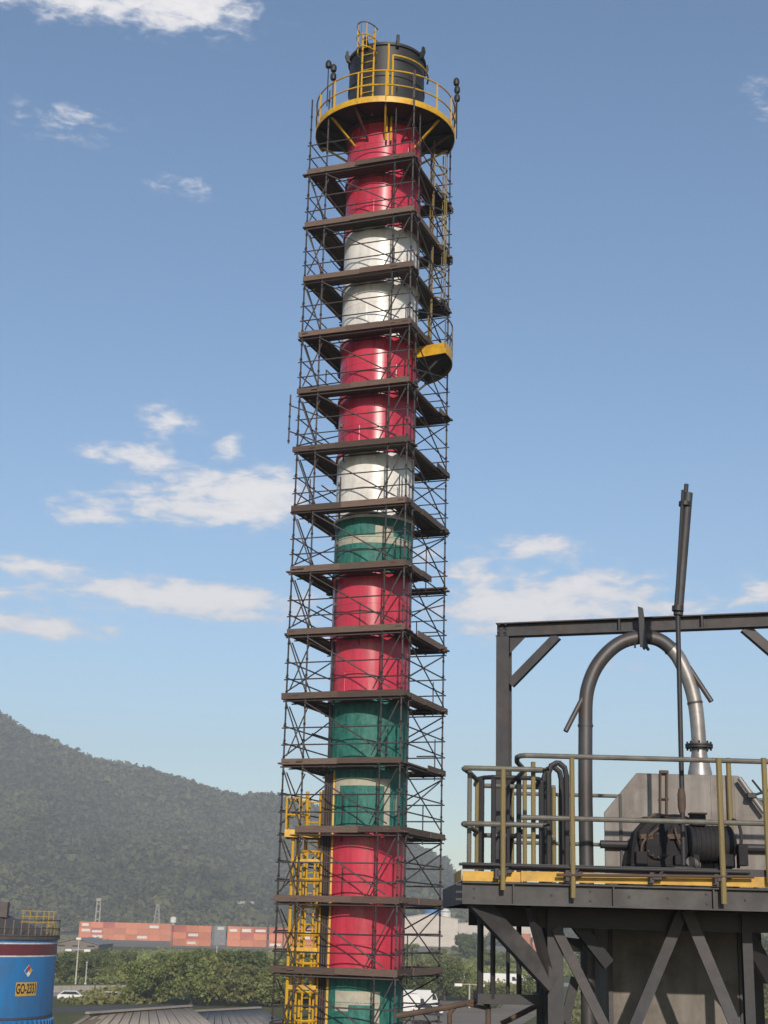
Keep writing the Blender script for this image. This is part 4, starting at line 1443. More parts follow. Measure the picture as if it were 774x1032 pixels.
for k in range(-2, 14):
    z = LZ(k)
    zd = z - .20                     # plank underside level
    # ledgers on the four faces: deck carrier and two guard rails
    for dz_ in (-.30, .36, .88):
        zz = z + dz_ + rsf.uniform(-.015, .015)
        if dz_ > 0 and k == 13 and False:
            continue
        ledger('ledger', P(-ov, 0, zz), P(SA + ov, 0, zz))
        ledger('ledger', P(SA, -ov, zz + .05), P(SA, SB + ov, zz + .05))
        ledger('ledger', P(0, -ov, zz + .05), P(0, SB + ov, zz + .05))
        ledger('ledger', P(-ov, SB, zz), P(SA + ov, SB, zz))
    for v in (WD, SB - WD):
        ledger('transom', P(-ov, v, zd - .09), P(SA + ov, v, zd - .09))
    for u in (WD, SA - WD):
        ledger('transom', P(u, -ov, zd - .04), P(u, SB + ov, zd - .04))
    # braces, one lift each
    if k < 13:
        zb, zt_ = z + .02, z + 2 - .34
        ledger('brace', P(WD, -.05, zt_), P(SA - WD * .55, -.05, zb))
        ledger('brace', P(0.02, -.05, zt_), P(WD, -.05, zb))
        ledger('brace', P(SA + .05, .05, zt_), P(SA + .05, SB - .1, zb))
        ledger('brace', P(SA + .05, SB - .1, zt_ - .3) if k % 2 else P(SA + .05, SB - .1, zt_), P(SA + .05, .2, zb + .3))
        ledger('brace', P(-.05, SB - .1, zt_), P(-.05, .1, zb))
        ledger('brace', P(SA - .05, SB + .05, zt_), P(WD, SB + .05, zb))
        ledger('brace', P(SA - WD * 1.5, .10, zb), P(SA - .1, .10, zt_))
    # decks: three planks a side, ends a little uneven
    pw = .198
    def jit():
        return rsf.uniform(-.05, .22)
    for s in range(3):
        o_ = .02 + pw * (s + .5) + .018 * s
        u0, u1 = -.06, SA + .06
        if k == 2:
            u0 = .62
        beam(scf, 'plank', P(u0 - jit(), o_, zd + .022), P(u1 + jit() * .4, o_, zd + .022), pw, .044, 'plank_wood')
        beam(scf, 'plank', P(u0 - jit(), SB - o_, zd + .022), P(u1 + jit(), SB - o_, zd + .022), pw, .044, 'plank_wood')
        v1 = SB + .05
        if k in (6, 10):
            v1 = SB * .62
        beam(scf, 'plank', P(SA - o_, -.02 - jit() * .5, zd + .068), P(SA - o_, v1 + jit(), zd + .068), pw, .044, 'plank_wood')
        if k != 2:
            beam(scf, 'plank', P(o_, -.02 - jit() * .5, zd + .068), P(o_, SB + .05 + jit(), zd + .068), pw, .044, 'plank_wood')
    # toe boards on the outer edges
    th = .19
    uL, uC, v1 = (-.04 if k != 2 else .6), rsf.uniform(1.2, 2.9), (SB if k not in (6, 10) else SB * .6)
    beam(scf, 'toe_board', P(uL - jit() * .5, -.045, zd + .06), P(uC, -.045, zd + .06 + rsf.uniform(-.012, .012)), .035, th + rsf.uniform(-.02, .015), 'plank_wood')
    beam(scf, 'toe_board', P(uC - .1, -.083, zd + .06 + rsf.uniform(-.015, .015)), P(SA + .04 + jit() * .4, -.083, zd + .06), .035, th + rsf.uniform(-.025, .02), 'plank_wood')
    vC = rsf.uniform(1.2, v1 - .7)
    if rsf.random() > .3:
        beam(scf, 'toe_board', P(SA + .045, -.06, zd + .07), P(SA + .045, vC, zd + .07), .035, th, 'plank_wood')
    beam(scf, 'toe_board', P(SA + .083, vC - .12, zd + .07), P(SA + .083, v1 + jit(), zd + .07), .035, th + rsf.uniform(-.02, .015), 'plank_wood')
    beam(scf, 'toe_board', P(-.04, SB + .045, zd + .06), P(SA + .04, SB + .045, zd + .06), .035, th, 'plank_wood')
    if k != 2:
        beam(scf, 'toe_board', P(-.045, .0, zd + .07), P(-.045, SB, zd + .07), .035, th, 'plank_wood')
for k in range(-1, 13):
    z = LZ(k) - .2
    for q in range(3):
        if rsf.random() < .75:
            u, v = rsf.choice([(rsf.uniform(.2, SA - .2), WD * 1.02), (WD * 1.02, rsf.uniform(.3, SB - .3)), (SA - WD * 1.02, rsf.uniform(.3, SB - .3)), (SA - .05, rsf.uniform(.5, SB - .5))])
            rod(scf, 'short_post', P(u, v, z - rsf.uniform(.1, .4)), P(u, v, z + rsf.uniform(.6, 1.25)), .022, 'scaffold_steel', 6)
    if k % 2:
        ledger('inner_rail', P(WD, WD * .98, z + .98), P(WD, SB - WD, z + .98))
        ledger('inner_rail', P(SA - WD, SB - WD, z + .55), P(SA - .02, SB - WD, z + .55))
    ledger('brace', P(WD * .1, .06, z + .25), P(WD * 1.1, .06, z + 1.7))
    ledger('brace', P(.06, WD * .2, z + 1.75), P(.06, SB * .5, z + .2))
# outrigger tube at the left corner between two lifts
zo = A(291, 410, 45.3).z
zo1 = A(290, 458, 45.3).z
po = P(-.32, .0, 0)
rod(scf, 'standard', Vector((po.x, po.y, zo1)), Vector((po.x, po.y, zo)), TRAD, 'scaffold_steel')
for f in (.25, .78):
    zz = zo1 + (zo - zo1) * f
    ledger('ledger', Vector((po.x, po.y, zz)), P(WD * 1.4, .0, zz - .55))
for f in (.05, .3, .55, .8):
    coupler(Vector((po.x, po.y, zo1 + (zo - zo1) * f)))
co = cpl.build('coupler', 'coupler_steel', scf)
tag(co, kind='stuff')
for i, u in enumerate(ga):
    for j, v in enumerate(gb):
        if (i, j) in KEEP:
            MB().box(P(u, v, .015), (.2, .2, .03)).build('base_plate', 'scaffold_steel', scf)

# ------------------------------------------------------------------ service platform at the right
FY = 14.5                                         # front face of the platform
def AX(px, Y=FY, py=885):
    return A(px, py, Y).x
ZD = A(620, 892, FY).z                            # deck level
X_L, X_R = AX(466), 7.2
BK = 18.6
plat = empty('service_platform', ((X_L + X_R) / 2, FY, 0), 'grey steel service platform with yellow toe board and pipe railings', 'platform')
ch_h = .215
# channel fascia
mb = MB()
for z, hh in ((ZD - ch_h + .008, .016), (ZD - .008, .016)):
    mb.box(((X_L + X_R) / 2, FY + .04, z), (X_R - X_L, .09, hh))
mb.box(((X_L + X_R) / 2, FY + .05, ZD - ch_h / 2), (X_R - X_L, .012, ch_h - .034))
mb.build('front_channel', 'channel_steel', plat)
MB().box((X_L + .004, (FY + BK) / 2 + .05, ZD - ch_h / 2), (.012, BK - FY - .1, ch_h)).build('side_channel', 'channel_steel', plat)
MB().box(((X_L + X_R) / 2, BK, ZD - ch_h / 2), (X_R - X_L, .05, ch_h)).build('rear_channel', 'channel_steel', plat)
# deck of checker plates; an opening for the ladder near the left end
HX0, HX1, HY0_, HY1_ = AX(478, 15.6), AX(548, 15.6), 15.35, 16.35
def plate_(x0, x1, y0, y1):
    MB().box(((x0 + x1) / 2, (y0 + y1) / 2, ZD + .004), (x1 - x0 - .004, y1 - y0 - .004, .008)).build('deck_plate', 'dark_steel', plat)
plate_(X_L, HX1, FY + .1, HY0_)
plate_(X_L, HX0, HY0_, HY1_)
plate_(X_L, HX1, HY1_, BK)
xs_ = [HX1 + (X_R - HX1) * i / 5 for i in range(6)]
for i in range(5):
    plate_(xs_[i], xs_[i + 1], FY + .1, 15.9)
    plate_(xs_[i], xs_[i + 1], 15.9, BK)
for i in range(8):
    x = X_L + .3 + (X_R - X_L - .6) * i / 7
    MB().box((x, (FY + BK) / 2, ZD - .11), (.08, BK - FY - .2, .16)).build('joist', 'dark_steel', plat)
# toe board, in lengths
tz0, tz1 = ZD + .016, ZD + .112
cuts = [X_L, AX(525), AX(655), AX(900), X_R]
for i in range(4):
    MB().box(((cuts[i] + cuts[i + 1]) / 2, FY + .012 + .006 * (i % 2), (tz0 + tz1) / 2 - (.012 if i == 0 else 0)), (cuts[i + 1] - cuts[i] - .006, .008, tz1 - tz0)).build('toe_board', 'toe_yellow', plat)
MB().box((X_L - .006, 15.2, (tz0 + tz1) / 2), (.008, 1.3, tz1 - tz0)).build('toe_board', 'toe_yellow', plat)
# lower and upper dark lips on the toe board
MB().box(((X_L + X_R) / 2, FY + .022, tz1 + .036), (X_R - X_L, .036, .066)).build('toe_lip', 'dark_steel', plat)
# railings (front, right length)
RF = FY - .035
zt1, zt2 = A(650, 764.5, RF).z, A(650, 827, RF).z
r_rail = .026
xr0 = AX(525, RF)
def rail(nm, p, q, r=r_rail, m='grey_rail'):
    rod(plat, nm, p, q, r, m, 10)
def bend_rail(nm, pts, r=r_rail, m='grey_rail'):
    MB().path(pts, r, 10).build(nm, m, plat)
bend_rail('top_rail', [Vector((xr0 + .16, RF + 1.2, zt1 - .02)), Vector((xr0 + .02, RF + .6, zt1)), Vector((xr0 - .02, RF + .18, zt1)), Vector((xr0, RF + .05, zt1)), Vector((xr0 + .05, RF, zt1)), Vector((xr0 + .2, RF, zt1)), Vector((X_R, RF, zt1))])
bend_rail('mid_rail', [Vector((xr0, RF, zt2)), Vector((X_R, RF, zt2))])
def postf(px, py_top, py_bot, Y=RF, r=.025, m='dull_yellow', name='rail_post'):
    x = AX(px, Y, (py_top + py_bot) / 2)
    rod(plat, name, Vector((x, Y, A(px, py_bot, Y).z)), Vector((x, Y, A(px, py_top, Y).z)), r, m, 10)
    return x
FP = FY - .062
postf(727, 764, 911, FP, .029)
postf(577, 764, 905, FP, .026)
postf(507, 775, 897, FP - .005, .026)
postf(537.5, 768, 879, FY + .06, .024)
postf(473, 777, 876, FY + .12, .024, 'grey_rail')
postf(736, 764, 872, 16.0, .028)
postf(772.5, 764, 890, FP, .027)
postf(860, 764, 890, FP, .027)
# rear railing
for py in (764, 829):
    z = A(620, py, 14.5).z
    rail('rear_rail', Vector((xr0 + .16, RF + 1.2, z - .02)), Vector((xr0 + .16, BK - .05, z - .02)), .024)
for y in (15.66, 17.1, 18.5):
    rail('rail_post', Vector((xr0 + .16, y, ZD)), Vector((xr0 + .16, y, zt1 - .02)), .024, 'dull_yellow')
zr1, zr2 = zt1 - .0, zt2
rail('rear_rail', Vector((xr0 + .16, BK - .05, zr1 - .02)), Vector((X_R, BK - .05, zr1 - .02)), .024)
rail('rear_rail', Vector((xr0 + .16, BK - .05, zr2 - .02)), Vector((X_R, BK - .05, zr2 - .02)), .024)
for i in range(5):
    x = xr0 + .9 + i * 1.3
    rail('rail_post', Vector((x, BK - .05, ZD)), Vector((x, BK - .05, zr1)), .024, 'dull_yellow')
# guard around the ladder opening (front bar with rounded ends, side and rear bars)
zg1, zg2 = A(510, 775, RF).z, A(510, 831, RF).z
gx0, gx1 = AX(466, RF), AX(553, RF)
for z in (zg1, zg2):
    bend_rail('guard_bar', [Vector((gx1 - .12, RF + .06, z)), Vector((gx1, RF + .02, z)), Vector((gx1 - .06, RF - .01, z)), Vector((gx0 + .06, RF - .01, z)), Vector((gx0 + .015, RF + .01, z)),
                            Vector((gx0 + .01, RF + .08, z)), Vector((gx0 + .10, RF + .5, z)), Vector((gx0 + .22, RF + 1.2, z)), Vector((gx0 + .24, RF + 1.75, z)), Vector((gx0 + .34, RF + 1.85, z)), Vector((gx1 + .3, RF + 1.85, z))], .026)
rail('rail_post', Vector((gx0 + .22, RF + 1.2, ZD)), Vector((gx0 + .22, RF + 1.2, zg1)), .022, 'dull_yellow')
rail('rail_post', Vector((gx1 + .28, RF + 1.85, ZD)), Vector((gx1 + .28, RF + 1.85, zg1)), .024, 'dull_yellow')
# clamps and conduits along the toe board
for px in (506, 577, 662, 727):
    x = AX(px, FY - .05)
    cl = MB().box((x, FY - .045, ZD + .085), (.10, .07, .06)).box((x - .05, FY - .05, ZD + .075), (.05, .05, .11)).box((x + .07, FY - .04, ZD + .1), (.06, .05, .04))
    cl.tube((x - .09, FY - .06, ZD + .02), (x + .06, FY - .06, ZD + .14), .014, 6)
    cl.build('clamp', 'dark_steel', plat, bevel=.008)
rail('conduit', Vector((AX(462), FY - .05, A(500, 872, FY).z)), Vector((AX(560), FY - .05, A(560, 875, FY).z + .01)), .014, 'dark_steel')
rail('conduit', Vector((AX(515), FY - .045, A(515, 873, FY).z)), Vector((AX(755), FY - .045, A(755, 879.5, FY).z)), .017, 'dark_steel')
rail('conduit', Vector((AX(560), FY - .075, A(560, 882, FY).z)), Vector((AX(758), FY - .075, A(758, 884, FY).z)), .016, 'rust_steel')
for i in range(18):
    x = X_L + .12 + i * .38
    for zz in ((-.06, -.15) if i % 3 == 0 else (-.105,)):
        MB().tube((x, FY + .046, ZD + zz), (x, FY + .03, ZD + zz), .013, 6).build('bolt', 'dark_steel', plat)
for i in range(7):
    x = X_L + .5 + i * .98
    MB().box((x, FY + .02, ZD - ch_h / 2), (.014, .05, ch_h - .04)).build('web_stiffener', 'channel_steel', plat)
# lugs on the left end
for dz_ in (0, .07, .14):
    MB().box((X_L - .03, FY + .08, ZD - .03 - dz_), (.06, .05, .02)).build('bolt', 'dark_steel', plat)
# columns, brackets and braces under the deck
ZU = ZD - ch_h
def col(px0, px1, Y, py, top, nm='column', m='dark_steel', bot=0.):
    x0, x1 = A(px0, py, Y).x, A(px1, py, Y).x
    MB().ibeam(Vector(((x0 + x1) / 2, Y, bot)), Vector(((x0 + x1) / 2, Y, top)), x1 - x0, x1 - x0, (0, 1, 0), .014).build(nm, m, plat)
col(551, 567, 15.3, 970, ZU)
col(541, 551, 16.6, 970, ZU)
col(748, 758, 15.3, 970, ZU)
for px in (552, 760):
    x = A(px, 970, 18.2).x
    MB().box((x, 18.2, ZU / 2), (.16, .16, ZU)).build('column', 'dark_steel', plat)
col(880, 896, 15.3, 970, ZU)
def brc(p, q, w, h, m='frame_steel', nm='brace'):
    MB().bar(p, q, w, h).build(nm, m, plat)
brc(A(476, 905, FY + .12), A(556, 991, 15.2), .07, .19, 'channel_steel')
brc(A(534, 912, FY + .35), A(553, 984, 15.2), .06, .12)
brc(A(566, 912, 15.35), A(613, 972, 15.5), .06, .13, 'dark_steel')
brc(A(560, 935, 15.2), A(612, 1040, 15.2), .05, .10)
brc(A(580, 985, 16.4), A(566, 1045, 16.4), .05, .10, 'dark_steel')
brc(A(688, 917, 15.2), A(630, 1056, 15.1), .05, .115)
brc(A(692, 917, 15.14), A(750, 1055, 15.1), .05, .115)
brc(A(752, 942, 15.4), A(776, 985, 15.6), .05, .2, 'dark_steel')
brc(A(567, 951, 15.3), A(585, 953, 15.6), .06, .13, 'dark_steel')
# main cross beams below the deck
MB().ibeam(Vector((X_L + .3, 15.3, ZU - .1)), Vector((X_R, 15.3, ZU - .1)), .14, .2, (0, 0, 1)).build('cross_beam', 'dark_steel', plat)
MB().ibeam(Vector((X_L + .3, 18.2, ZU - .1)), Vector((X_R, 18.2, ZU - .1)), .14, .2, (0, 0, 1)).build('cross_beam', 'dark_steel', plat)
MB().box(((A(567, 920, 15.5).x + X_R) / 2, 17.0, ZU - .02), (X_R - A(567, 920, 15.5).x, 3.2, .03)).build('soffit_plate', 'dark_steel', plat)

# ladder with safety cage through the opening
cgl = empty('cage_ladder', (AX(515, 15.9), 15.9, 0), 'dark grey caged ladder passing through the opening at the platform end', 'ladder')
zc0, zc1 = A(515, 1006, 15.9).z, A(515, 786, 15.9).z
for px, y, r in ((484.5, 15.75, .034), (497, 15.65, .027), (512, 15.65, .02), (523, 15.75, .028), (546, 16.0, .03)):
    x = A(px, 900, y).x
    rod(cgl, 'cage_bar', Vector((x, y, zc0)), Vector((x, y, zc1)), r, 'dark_steel', 8)
xa, xb = A(481, 1005, 15.7).x, A(549, 1005, 15.7).x
for z in (zc0, zc1, (zc0 + zc1) / 2 - .3, ZD - .25):
    if z == zc0:
        mb = MB().bar((xa, 15.66, z), (xb, 15.66, z), .06, .10, (0, 0, 1)).bar((xa + .03, 15.7, z), (xa + .03, 16.4, z), .05, .10, (0, 0, 1)).bar((xb - .03, 15.7, z), (xb - .03, 16.4, z), .05, .10, (0, 0, 1))
        mb.build('cage_hoop', 'dark_steel', cgl)
    elif z == zc1:
        MB().path([Vector((xa + .02, 16.35, z)), Vector((xa, 15.9, z)), Vector((xa + .06, 15.72, z)), Vector((xa + .16, 15.64, z)), Vector((xb - .16, 15.64, z)), Vector((xb - .04, 15.74, z)), Vector((xb, 16.35, z))], .024, 8).build('cage_hoop', 'dark_steel', cgl)
# ladder stringers rising past the deck as bent loops
x0, x1 = A(553, 800, 16.1).x, A(571, 800, 16.1).x
ztop_ = A(562, 769, 16.1).z
for dy in (0, .45):
    MB().path([Vector((x0, 16.1 + dy, 4)), Vector((x0, 16.1 + dy, ztop_ - .12)), Vector((x0 + .03, 16.1 + dy, ztop_ - .03)), Vector((x0 + .09, 16.1 + dy, ztop_)), Vector((x1 - .08, 16.1 + dy, ztop_)),
               Vector((x1 - .02, 16.1 + dy, ztop_ - .05)), Vector((x1, 16.1 + dy, ztop_ - .14)), Vector((x1, 16.1 + dy, ZD))], .032, 10).build('stringer', 'dark_steel', cgl)
zz = 4.2
while zz < ZD:
    rod(cgl, 'rung', Vector((x0, 16.1, zz)), Vector((x0, 16.55, zz)), .014, 'dark_steel', 6)
    zz += .3
# bent handrail below the cage
hb = MB().path([A(400, 1024, 16.2), A(452, 1015, 16.1), A(484, 1008, 16.0), A(490, 1010, 15.9), A(492, 1017, 15.8), A(492, 1060, 15.8)], .03, 8)
hb = hb.build('bent_handrail', 'rust_steel', plat)
MB().path([A(470, 1012, 16.0), A(494, 1017, 15.9)], .018, 8).build('bent_handrail', 'rust_steel', plat)
MB().path([A(453, 1050, 16.1), A(453, 1022, 16.1), A(458, 1014.5, 16.1)], .026, 8).build('bent_handrail', 'rust_steel', plat)
MB().path([A(505, 1032, 17.2), A(548, 1010, 17.2)], .03, 8).build('bent_handrail', 'rust_steel', plat)

# ------------------------------------------------------------------ portal frame
PY = 17.0
pt0 = A(508, 635.5, PY)
zb = pt0.z
bh = .165
# the beam keeps its height and comes nearer to the right
d = pix_dir(774, 625)
t_ = (zb - CAM_Z) / d.z
ptR = Vector((d.x * t_, d.y * t_, zb))
bdir = (ptR - pt0).normalized()
por = empty('portal_frame', (pt0.x, pt0.y, ZD), 'dark grey steel portal frame standing on the platform', 'frame')
p_end = pt0 + bdir * 5.6
nb0 = bdir.cross(Vector((0, 0, 1)))
if nb0.y > 0:
    nb0 = -nb0
MB().ibeam(pt0 - bdir * .085, p_end + bdir * .085, .15, bh, (0, 0, 1), .014).build('top_beam', 'frame_steel', por)
for q in (pt0, p_end):
    MB().ibeam(Vector((q.x, q.y, ZD + .01)), Vector((q.x, q.y, zb - bh / 2 - .003)), .155, .155, bdir.cross(Vector((0, 0, 1))), .014).build('post', 'frame_steel', por)
    MB().box((q.x, q.y, ZD + .022), (.3, .3, .02)).build('base_plate', 'frame_steel', por)
b0 = pt0 + Vector((0, 0, A(516, 690, PY).z - zb)) + bdir * .08
b1 = pt0 + bdir * ((A(562, 645, PY) - pt0).length) + Vector((0, 0, -bh / 2 - .01))
MB().bar(b0, b1, .09, .10).build('knee_brace', 'frame_steel', por)
lb = (b1 - pt0).length
MB().bar(p_end - bdir * .08 + Vector((0, 0, b0.z - zb)), p_end - bdir * lb + Vector((0, 0, -bh / 2 - .01)), .09, .10).build('knee_brace', 'frame_steel', por)
for q, sg in ((pt0, 1), (p_end, -1)):
    g0 = q + Vector((0, 0, -bh / 2 - .004)) + bdir * (.078 * sg) + nb0 * .02
    MB().prism([g0, g0 + bdir * (.2 * sg), g0 + Vector((0, 0, -.2))], nb0 * .012).build('gusset', 'frame_steel', por)
    for zz in (-.06, .0, .06):
        for xx in (-.04, .04):
            c = q + bdir * xx + Vector((0, 0, zz - .0))
            MB().tube(c + nb0 * .07, c + nb0 * .092, .014, 6).build('bolt', 'dark_steel', por)
for f in (.25, .42, .78):
    c = pt0 + bdir * (5.6 * f)
    MB().box(c, (.02, .15, bh - .03), Matrix.Rotation(math.atan2(bdir.y, bdir.x), 3, 'Z')).build('stiffener', 'frame_steel', por)
# a brace coming down behind the right end of the view
d = pix_dir(752, 634)
MB().bar(A(750, 633, ptR.y + .1), A(800, 676, ptR.y + .1), .09, .11).build('knee_brace', 'frame_steel', por)
# clamp plate that hangs the pipe from the beam
d = pix_dir(648, 628)
t_ = (zb - CAM_Z) / d.z
pc = Vector((d.x * t_, d.y * t_, zb))
nb = bdir.cross(Vector((0, 0, 1)))
if nb.y > 0:
    nb = -nb
MB().prism([pc + nb * .1 + bdir * x + Vector((0, 0, z)) for x, z in ((-.035, .17), (.02, .15), (.05, -.12), (.055, -.3), (.02, -.34), (-.02, -.28), (-.025, .0))], nb * .05).build('hanger_plate', 'frame_steel', por)
MB().tube(pc + nb * .1 + bdir * .03 + Vector((0, 0, -.28)), pc - nb * .16 + bdir * .03 + Vector((0, 0, -.28)), .02, 6).build('hanger_bolt', 'dark_steel', por)

# ------------------------------------------------------------------ inverted U pipe
UY = pc.y + .02
ctrl = [(598, 1060), (596, 960), (591, 870), (590, 800), (590, 740), (590.5, 706), (594, 688), (601, 672), (612, 658), (625, 648), (640, 643), (655, 642.5), (668, 647), (681, 659), (690, 675), (697, 694), (701, 712), (703, 730), (704.5, 751)]
pts = [A(px, py, UY) for px, py in ctrl]
pts[0] = Vector((pts[2].x, UY, 7.5))
pts[1] = Vector((pts[2].x, UY, 10.5))
# smooth the bend
def catmull(ps, k=5):
    out = []
    for i in range(len(ps) - 1):
        p0, p1, p2, p3 = ps[max(i - 1, 0)], ps[i], ps[i + 1], ps[min(i + 2, len(ps) - 1)]
        for j in range(k):
            t2 = j / k
            out.append(.5 * ((2 * p1) + (p2 - p0) * t2 + (2 * p0 - 5 * p1 + 4 * p2 - p3) * t2 ** 2 + (3 * p1 - p0 - 3 * p2 + p3) * t2 ** 3))
    return out + [ps[-1]]
sm = catmull(pts)
upipe = empty('bent_pipe', (pts[2].x, UY, ZD), 'grey inverted U pipe hanging from the portal beam', 'pipe')
rp = .081
split = int(len(sm) * .70)
MB().path(sm[:split + 1], rp, 20).build('pipe_run', 'pipe_steel', upipe)
MB().path(sm[split:], rp + .002, 20).build('pipe_run', 'galvanised', upipe)
for i in (int(len(sm) * .24), split, int(len(sm) * .87)):
    p, d = sm[i], (sm[i + 1] - sm[i - 1]).normalized()
    MB().tube(p - d * .012, p + d * .012, rp + .008, 20).build('weld_seam', 'pipe_steel', upipe)
for (p0, p1), m in ((((590, 698), (570, 737)), 'pipe_steel'), (((694, 672), (717, 707)), 'pipe_steel')):
    MB().path([A(*p0, UY - .02), A(*p1, UY - .1)], .03, 12).build('stub_pipe', m, upipe)
mb = MB()
for px, py in ((634, 648), (640, 650), (646, 649), (652, 650)):
    p = A(px, py + 3, UY - .05)
    mb.tube(p + Vector((0, 0, .06)), p, .012, 6)
mb.build('hanger_hooks', 'dark_steel', upipe)
pf = A(704.5, 752, UY)
fl = MB().lathe([(0, -.022), (.155, -.022), (.155, -.003), (.1, -.003), (.1, .003), (.155, .003), (.155, .022), (0, .022)], 24, pf).build('flange', 'dark_steel', upipe)
for k in range(8):
    a = k * math.pi / 4 + .2
    MB().tube(pf + Vector((math.sin(a) * .13, math.cos(a) * .13, -.05)), pf + Vector((math.sin(a) * .13, math.cos(a) * .13, .05)), .012, 6).build('bolt', 'dark_steel', fl)
zh = A(700, 780.5, UY - .32).z
MB().lathe([(.085, pf.z - .02), (.09, pf.z - .1), (.135, zh + .05), (.135, zh + .004)], 24, (pf.x, pf.y, 0)).build('reducer', 'galvanised', upipe)

# ------------------------------------------------------------------ collector housing, hopper, machine, tall pole
HF = UY - .32
hs = empty('collector_housing', (A(690, 870, HF).x, HF, ZD), 'weathered grey sheet steel housing with sloped shoulders behind the railing', 'machine housing')
poly = [A(608.5, 872, HF), A(608.5, 821, HF), A(641, 780.5, HF), A(744, 780.5, HF), A(779, 821, HF), A(779, 872, HF)]
poly[0].z = poly[-1].z = ZD + .012
poly[1].z = poly[4].z = (poly[1].z + poly[4].z) / 2
poly[2].z = poly[3].z = zh
poly[0].x = poly[1].x
poly[5].x = poly[4].x
mb = MB().prism(poly, -nb * 1.9)
body = mb.build('body', 'housing_steel', hs, bevel=.012)
xh0, xh1 = poly[0].x, poly[4].x
for px in (625.5,):
    x = A(px, 830, HF).x
    z1 = poly[1].z + (x - xh0) / (poly[2].x - xh0) * (zh - poly[1].z) - .02
    MB().box((x, HF - .012, (ZD + z1) / 2), (.03, .024, z1 - ZD)).build('stiffener', 'frame_steel', hs)
xa_ = A(770, 830, HF).x
# welded sheet seams: flat cover strips standing proud
for px in (655, 690, 718, 742):
    x = A(px, 830, HF).x
    MB().box((x, HF - .004, (ZD + zh) / 2), (.012, .008, zh - ZD - .04)).build('seam_strip', 'housing_steel', hs)
zb_ = A(640, 852, HF).z
MB().tube((xh0 - .05, HF - .05, zb_), (xh1 + .1, HF - .05, zb_), .045, 10).build('header_pipe', 'dark_steel', hs)
for px in (611, 625, 760):
    x = A(px, 860, HF).x
    MB().box((x, HF - .02, ZD + .1), (.035, .035, .2)).build('foot', 'frame_steel', hs)
MB().box((A(617, 866, HF).x, HF - .06, ZD + .1), (.16, .05, .02)).build('step_bar', 'frame_steel', hs)
# small conduit ladder on the face with a junction at the top
for px in (665.5, 672):
    rod(hs, 'conduit', A(px, 824, HF - .03), A(px, 778, HF - .03), .012, 'rust_steel', 8)
MB().box(A(669, 778, HF - .03), (.10, .05, .035)).build('conduit_head', 'rust_steel', hs, bevel=.006)
rod(hs, 'conduit_tie', A(664, 805, HF - .03), A(674, 805, HF - .03), .009, 'rust_steel', 8)
# inclined actuator on the right shoulder
rod(hs, 'actuator', A(745, 784, HF - .12), A(770, 819, HF - .12), .028, 'galvanised', 12)
rod(hs, 'actuator_rod', A(758, 786, HF - .12), A(774, 806, HF - .12), .012, 'dark_steel', 8)
MB().box(A(757, 802, HF - .12), (.10, .08, .06)).build('actuator_clamp', 'dark_steel', hs, bevel=.01)
rod(hs, 'actuator_arm', A(752, 804, HF - .12), A(776, 796, HF - .12), .014, 'dark_steel', 8)

hop = empty('hopper', (A(682, 960, 16.65).x, 16.65, 0), 'large sheet steel hopper hanging in shadow under the platform', 'hopper')
hx0, hx1 = A(613, 970, 16.65).x, A(748, 970, 16.65).x
mb = MB()
zl = 7.6
mb.box(((hx0 + hx1) / 2, 17.55, (ZU + zl) / 2 - .02), (hx1 - hx0, 1.8, ZU - zl - .04))
mb.build('body', 'hopper_steel', hop)
mb = MB()
cxh = (hx0 + hx1) / 2
top_ = [Vector((hx0, 16.65, zl)), Vector((hx1, 16.65, zl)), Vector((hx1, 18.45, zl)), Vector((hx0, 18.45, zl))]
bot_ = [Vector((cxh - .25, 17.3, 5.4)), Vector((cxh + .25, 17.3, 5.4)), Vector((cxh + .25, 17.8, 5.4)), Vector((cxh - .25, 17.8, 5.4))]
mb.add(top_ + bot_, [(0, 1, 5, 4), (1, 2, 6, 5), (2, 3, 7, 6), (3, 0, 4, 7), (7, 6, 5, 4)])
mb.build('cone', 'hopper_steel', hop)
for x in (hx0 + .02, hx1 - .02):
    MB().box((x, 16.635, (ZU + zl) / 2 - .05), (.05, .025, ZU - zl - .12)).build('corner_angle', 'frame_steel', hop)
for z in (10.9, 9.4):
    MB().box((cxh, 16.635, z), (hx1 - hx0 - .1, .025, .05)).build('stiffener', 'frame_steel', hop)

mc = empty('drive_unit', (A(690, 876, 15.7).x, 15.7, ZD), 'dark grimy motor and belt guard unit behind the pipe railing', 'machine')
MY = 15.55
gp = [(636, 872), (638, 855), (641, 838), (652, 826), (664, 823), (680, 825), (690, 834), (692, 858), (688, 873)]
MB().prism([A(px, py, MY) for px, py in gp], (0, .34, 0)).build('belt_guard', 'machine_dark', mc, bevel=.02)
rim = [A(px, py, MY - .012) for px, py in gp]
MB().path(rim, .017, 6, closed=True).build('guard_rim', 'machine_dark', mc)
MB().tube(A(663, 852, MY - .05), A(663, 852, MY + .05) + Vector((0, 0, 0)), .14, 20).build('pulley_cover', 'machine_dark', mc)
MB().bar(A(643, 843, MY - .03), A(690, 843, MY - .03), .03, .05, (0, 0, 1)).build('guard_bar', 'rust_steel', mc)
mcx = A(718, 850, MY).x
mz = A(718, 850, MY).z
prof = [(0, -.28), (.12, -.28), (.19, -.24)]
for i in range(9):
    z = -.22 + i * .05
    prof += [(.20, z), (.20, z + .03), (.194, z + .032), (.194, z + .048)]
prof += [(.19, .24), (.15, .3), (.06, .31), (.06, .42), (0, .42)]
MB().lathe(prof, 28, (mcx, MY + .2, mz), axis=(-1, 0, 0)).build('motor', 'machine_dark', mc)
MB().box((A(706, 825, MY).x, MY + .15, A(706, 826, MY).z), (.15, .16, .12)).build('terminal_box', 'machine_dark', mc, bevel=.01)
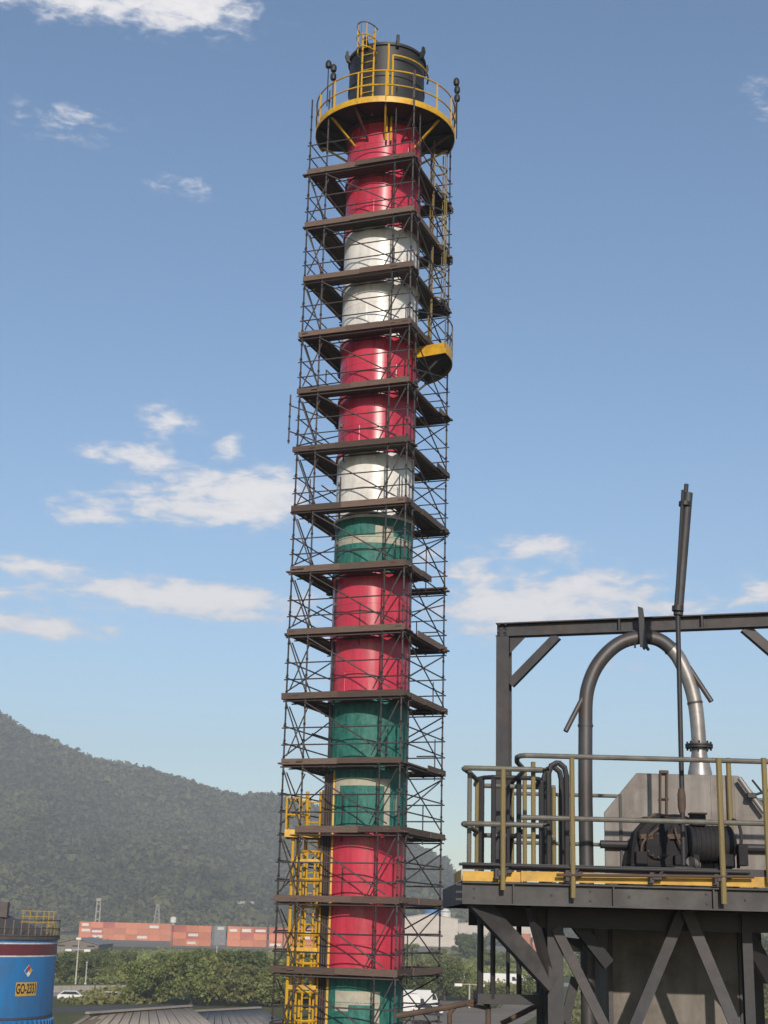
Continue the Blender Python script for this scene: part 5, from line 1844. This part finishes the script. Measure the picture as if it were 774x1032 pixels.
MB().box((A(706, 820.5, MY).x, MY + .15, A(706, 821, MY).z + .018), (.17, .18, .02)).build('box_lid', 'rust_steel', mc)
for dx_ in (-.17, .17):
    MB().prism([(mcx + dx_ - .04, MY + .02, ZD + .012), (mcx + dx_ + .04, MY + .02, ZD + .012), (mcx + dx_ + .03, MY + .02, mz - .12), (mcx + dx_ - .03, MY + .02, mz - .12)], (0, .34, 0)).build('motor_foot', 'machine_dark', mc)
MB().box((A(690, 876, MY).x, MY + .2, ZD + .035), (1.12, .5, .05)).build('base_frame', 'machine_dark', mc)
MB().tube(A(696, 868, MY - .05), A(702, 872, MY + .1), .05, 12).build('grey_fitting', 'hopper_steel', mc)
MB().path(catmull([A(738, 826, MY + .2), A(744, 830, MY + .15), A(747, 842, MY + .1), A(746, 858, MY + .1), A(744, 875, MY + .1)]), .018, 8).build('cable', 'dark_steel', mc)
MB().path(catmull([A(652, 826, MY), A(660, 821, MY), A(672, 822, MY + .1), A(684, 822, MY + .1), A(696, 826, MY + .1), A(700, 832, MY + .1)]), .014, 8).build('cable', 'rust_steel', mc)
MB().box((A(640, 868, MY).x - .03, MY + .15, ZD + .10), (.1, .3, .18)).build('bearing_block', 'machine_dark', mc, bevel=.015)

rm = random.Random(9)
for i in range(5):
    px0 = rm.uniform(640, 692)
    p0 = A(px0, rm.uniform(828, 845), MY - .02)
    p1 = A(px0 + rm.uniform(-22, 22), rm.uniform(862, 874), MY - .06)
    md = (p0 + p1) / 2 + Vector((rm.uniform(-.1, .1), -.05, rm.uniform(-.05, .1)))
    MB().path(catmull([p0, md, p1]), rm.uniform(.008, .014), 6).build('hose', 'machine_dark' if i % 3 else 'rust_steel', mc)
for i in range(12):
    a = 2 * math.pi * i / 12
    c = A(663, 852, MY - .05) + Vector((math.cos(a) * .12, 0, math.sin(a) * .12))
    MB().tube(c, c + Vector((0, -.014, 0)), .011, 6).build('bolt', 'rust_steel', mc)
for px, py, w, h in ((646, 866, .12, .16), (684, 868, .10, .12), (733, 868, .14, .14), (748, 862, .1, .22)):
    MB().box(A(px, py, MY - .04), (w, .12, h)).build('bracket', 'machine_dark', mc, bevel=.01)
for px in (650, 664, 680):
    MB().box(A(px, 826, MY + .1), (.07, .2, .05)).build('guard_lug', 'machine_dark', mc, bevel=.008)

pol = empty('tall_pole', A(688, 878, FY + .25), 'thin tall steel pole rising above the platform past the portal beam', 'pole')
PYp = FY + .25
b0, b1, b2 = A(689, 872, PYp), A(683, 617, PYp), A(691.5, 490, PYp)
rod(pol, 'lower_rod', b0, b1, .026, 'dark_steel', 12)
MB().path([A(683.5, 620, PYp), A(685, 600, PYp), A(693.5, 497, PYp)], .05, 14).build('upper_sleeve', 'frame_steel', pol)
rod(pol, 'top_rod', A(691, 500, PYp), A(691.8, 488, PYp), .024, 'dark_steel', 10)
MB().path([A(681.5, 615, PYp - .05), A(688.5, 494, PYp - .05)], .02, 8).build('side_rod', 'dark_steel', pol)
MB().tube(A(683, 616, PYp - .02), A(683.2, 611, PYp - .02), .062, 12).build('collar', 'dark_steel', pol)
MB().tube(A(690, 510, PYp - .02), A(690.2, 506, PYp - .02), .065, 12).build('collar', 'dark_steel', pol)
MB().lathe([(0, -.12), (.03, -.12), (.042, -.06), (.042, .06), (.03, .12), (0, .12)], 12, A(687, 807, PYp)).build('turnbuckle', 'rust_steel', pol)
MB().box(A(688, 878, PYp - .02), (.22, .16, .10)).build('socket', 'dark_steel', pol, bevel=.02)

# ------------------------------------------------------------------ haze
hz = MB().box((200, 900, 154.5), (4600, 3400, 311))
ho = hz.build('haze', 'panel_white')
ho.data.materials.clear()
hm = bpy.data.materials.new('haze_air')
hm.use_nodes = True
ht = hm.node_tree
ht.nodes.clear()
pv = ht.nodes.new('ShaderNodeVolumePrincipled')
pv.inputs['Color'].default_value = (.84, .90, .97, 1)
pv.inputs['Density'].default_value = .00040
pv.inputs['Anisotropy'].default_value = .0
om = ht.nodes.new('ShaderNodeOutputMaterial')
ht.links.new(pv.outputs[0], om.inputs['Volume'])
ho.data.materials.append(hm)
tag(ho, kind='stuff')
ho['label'] = 'thin pale haze in the air before the hills'
ho['category'] = 'haze'
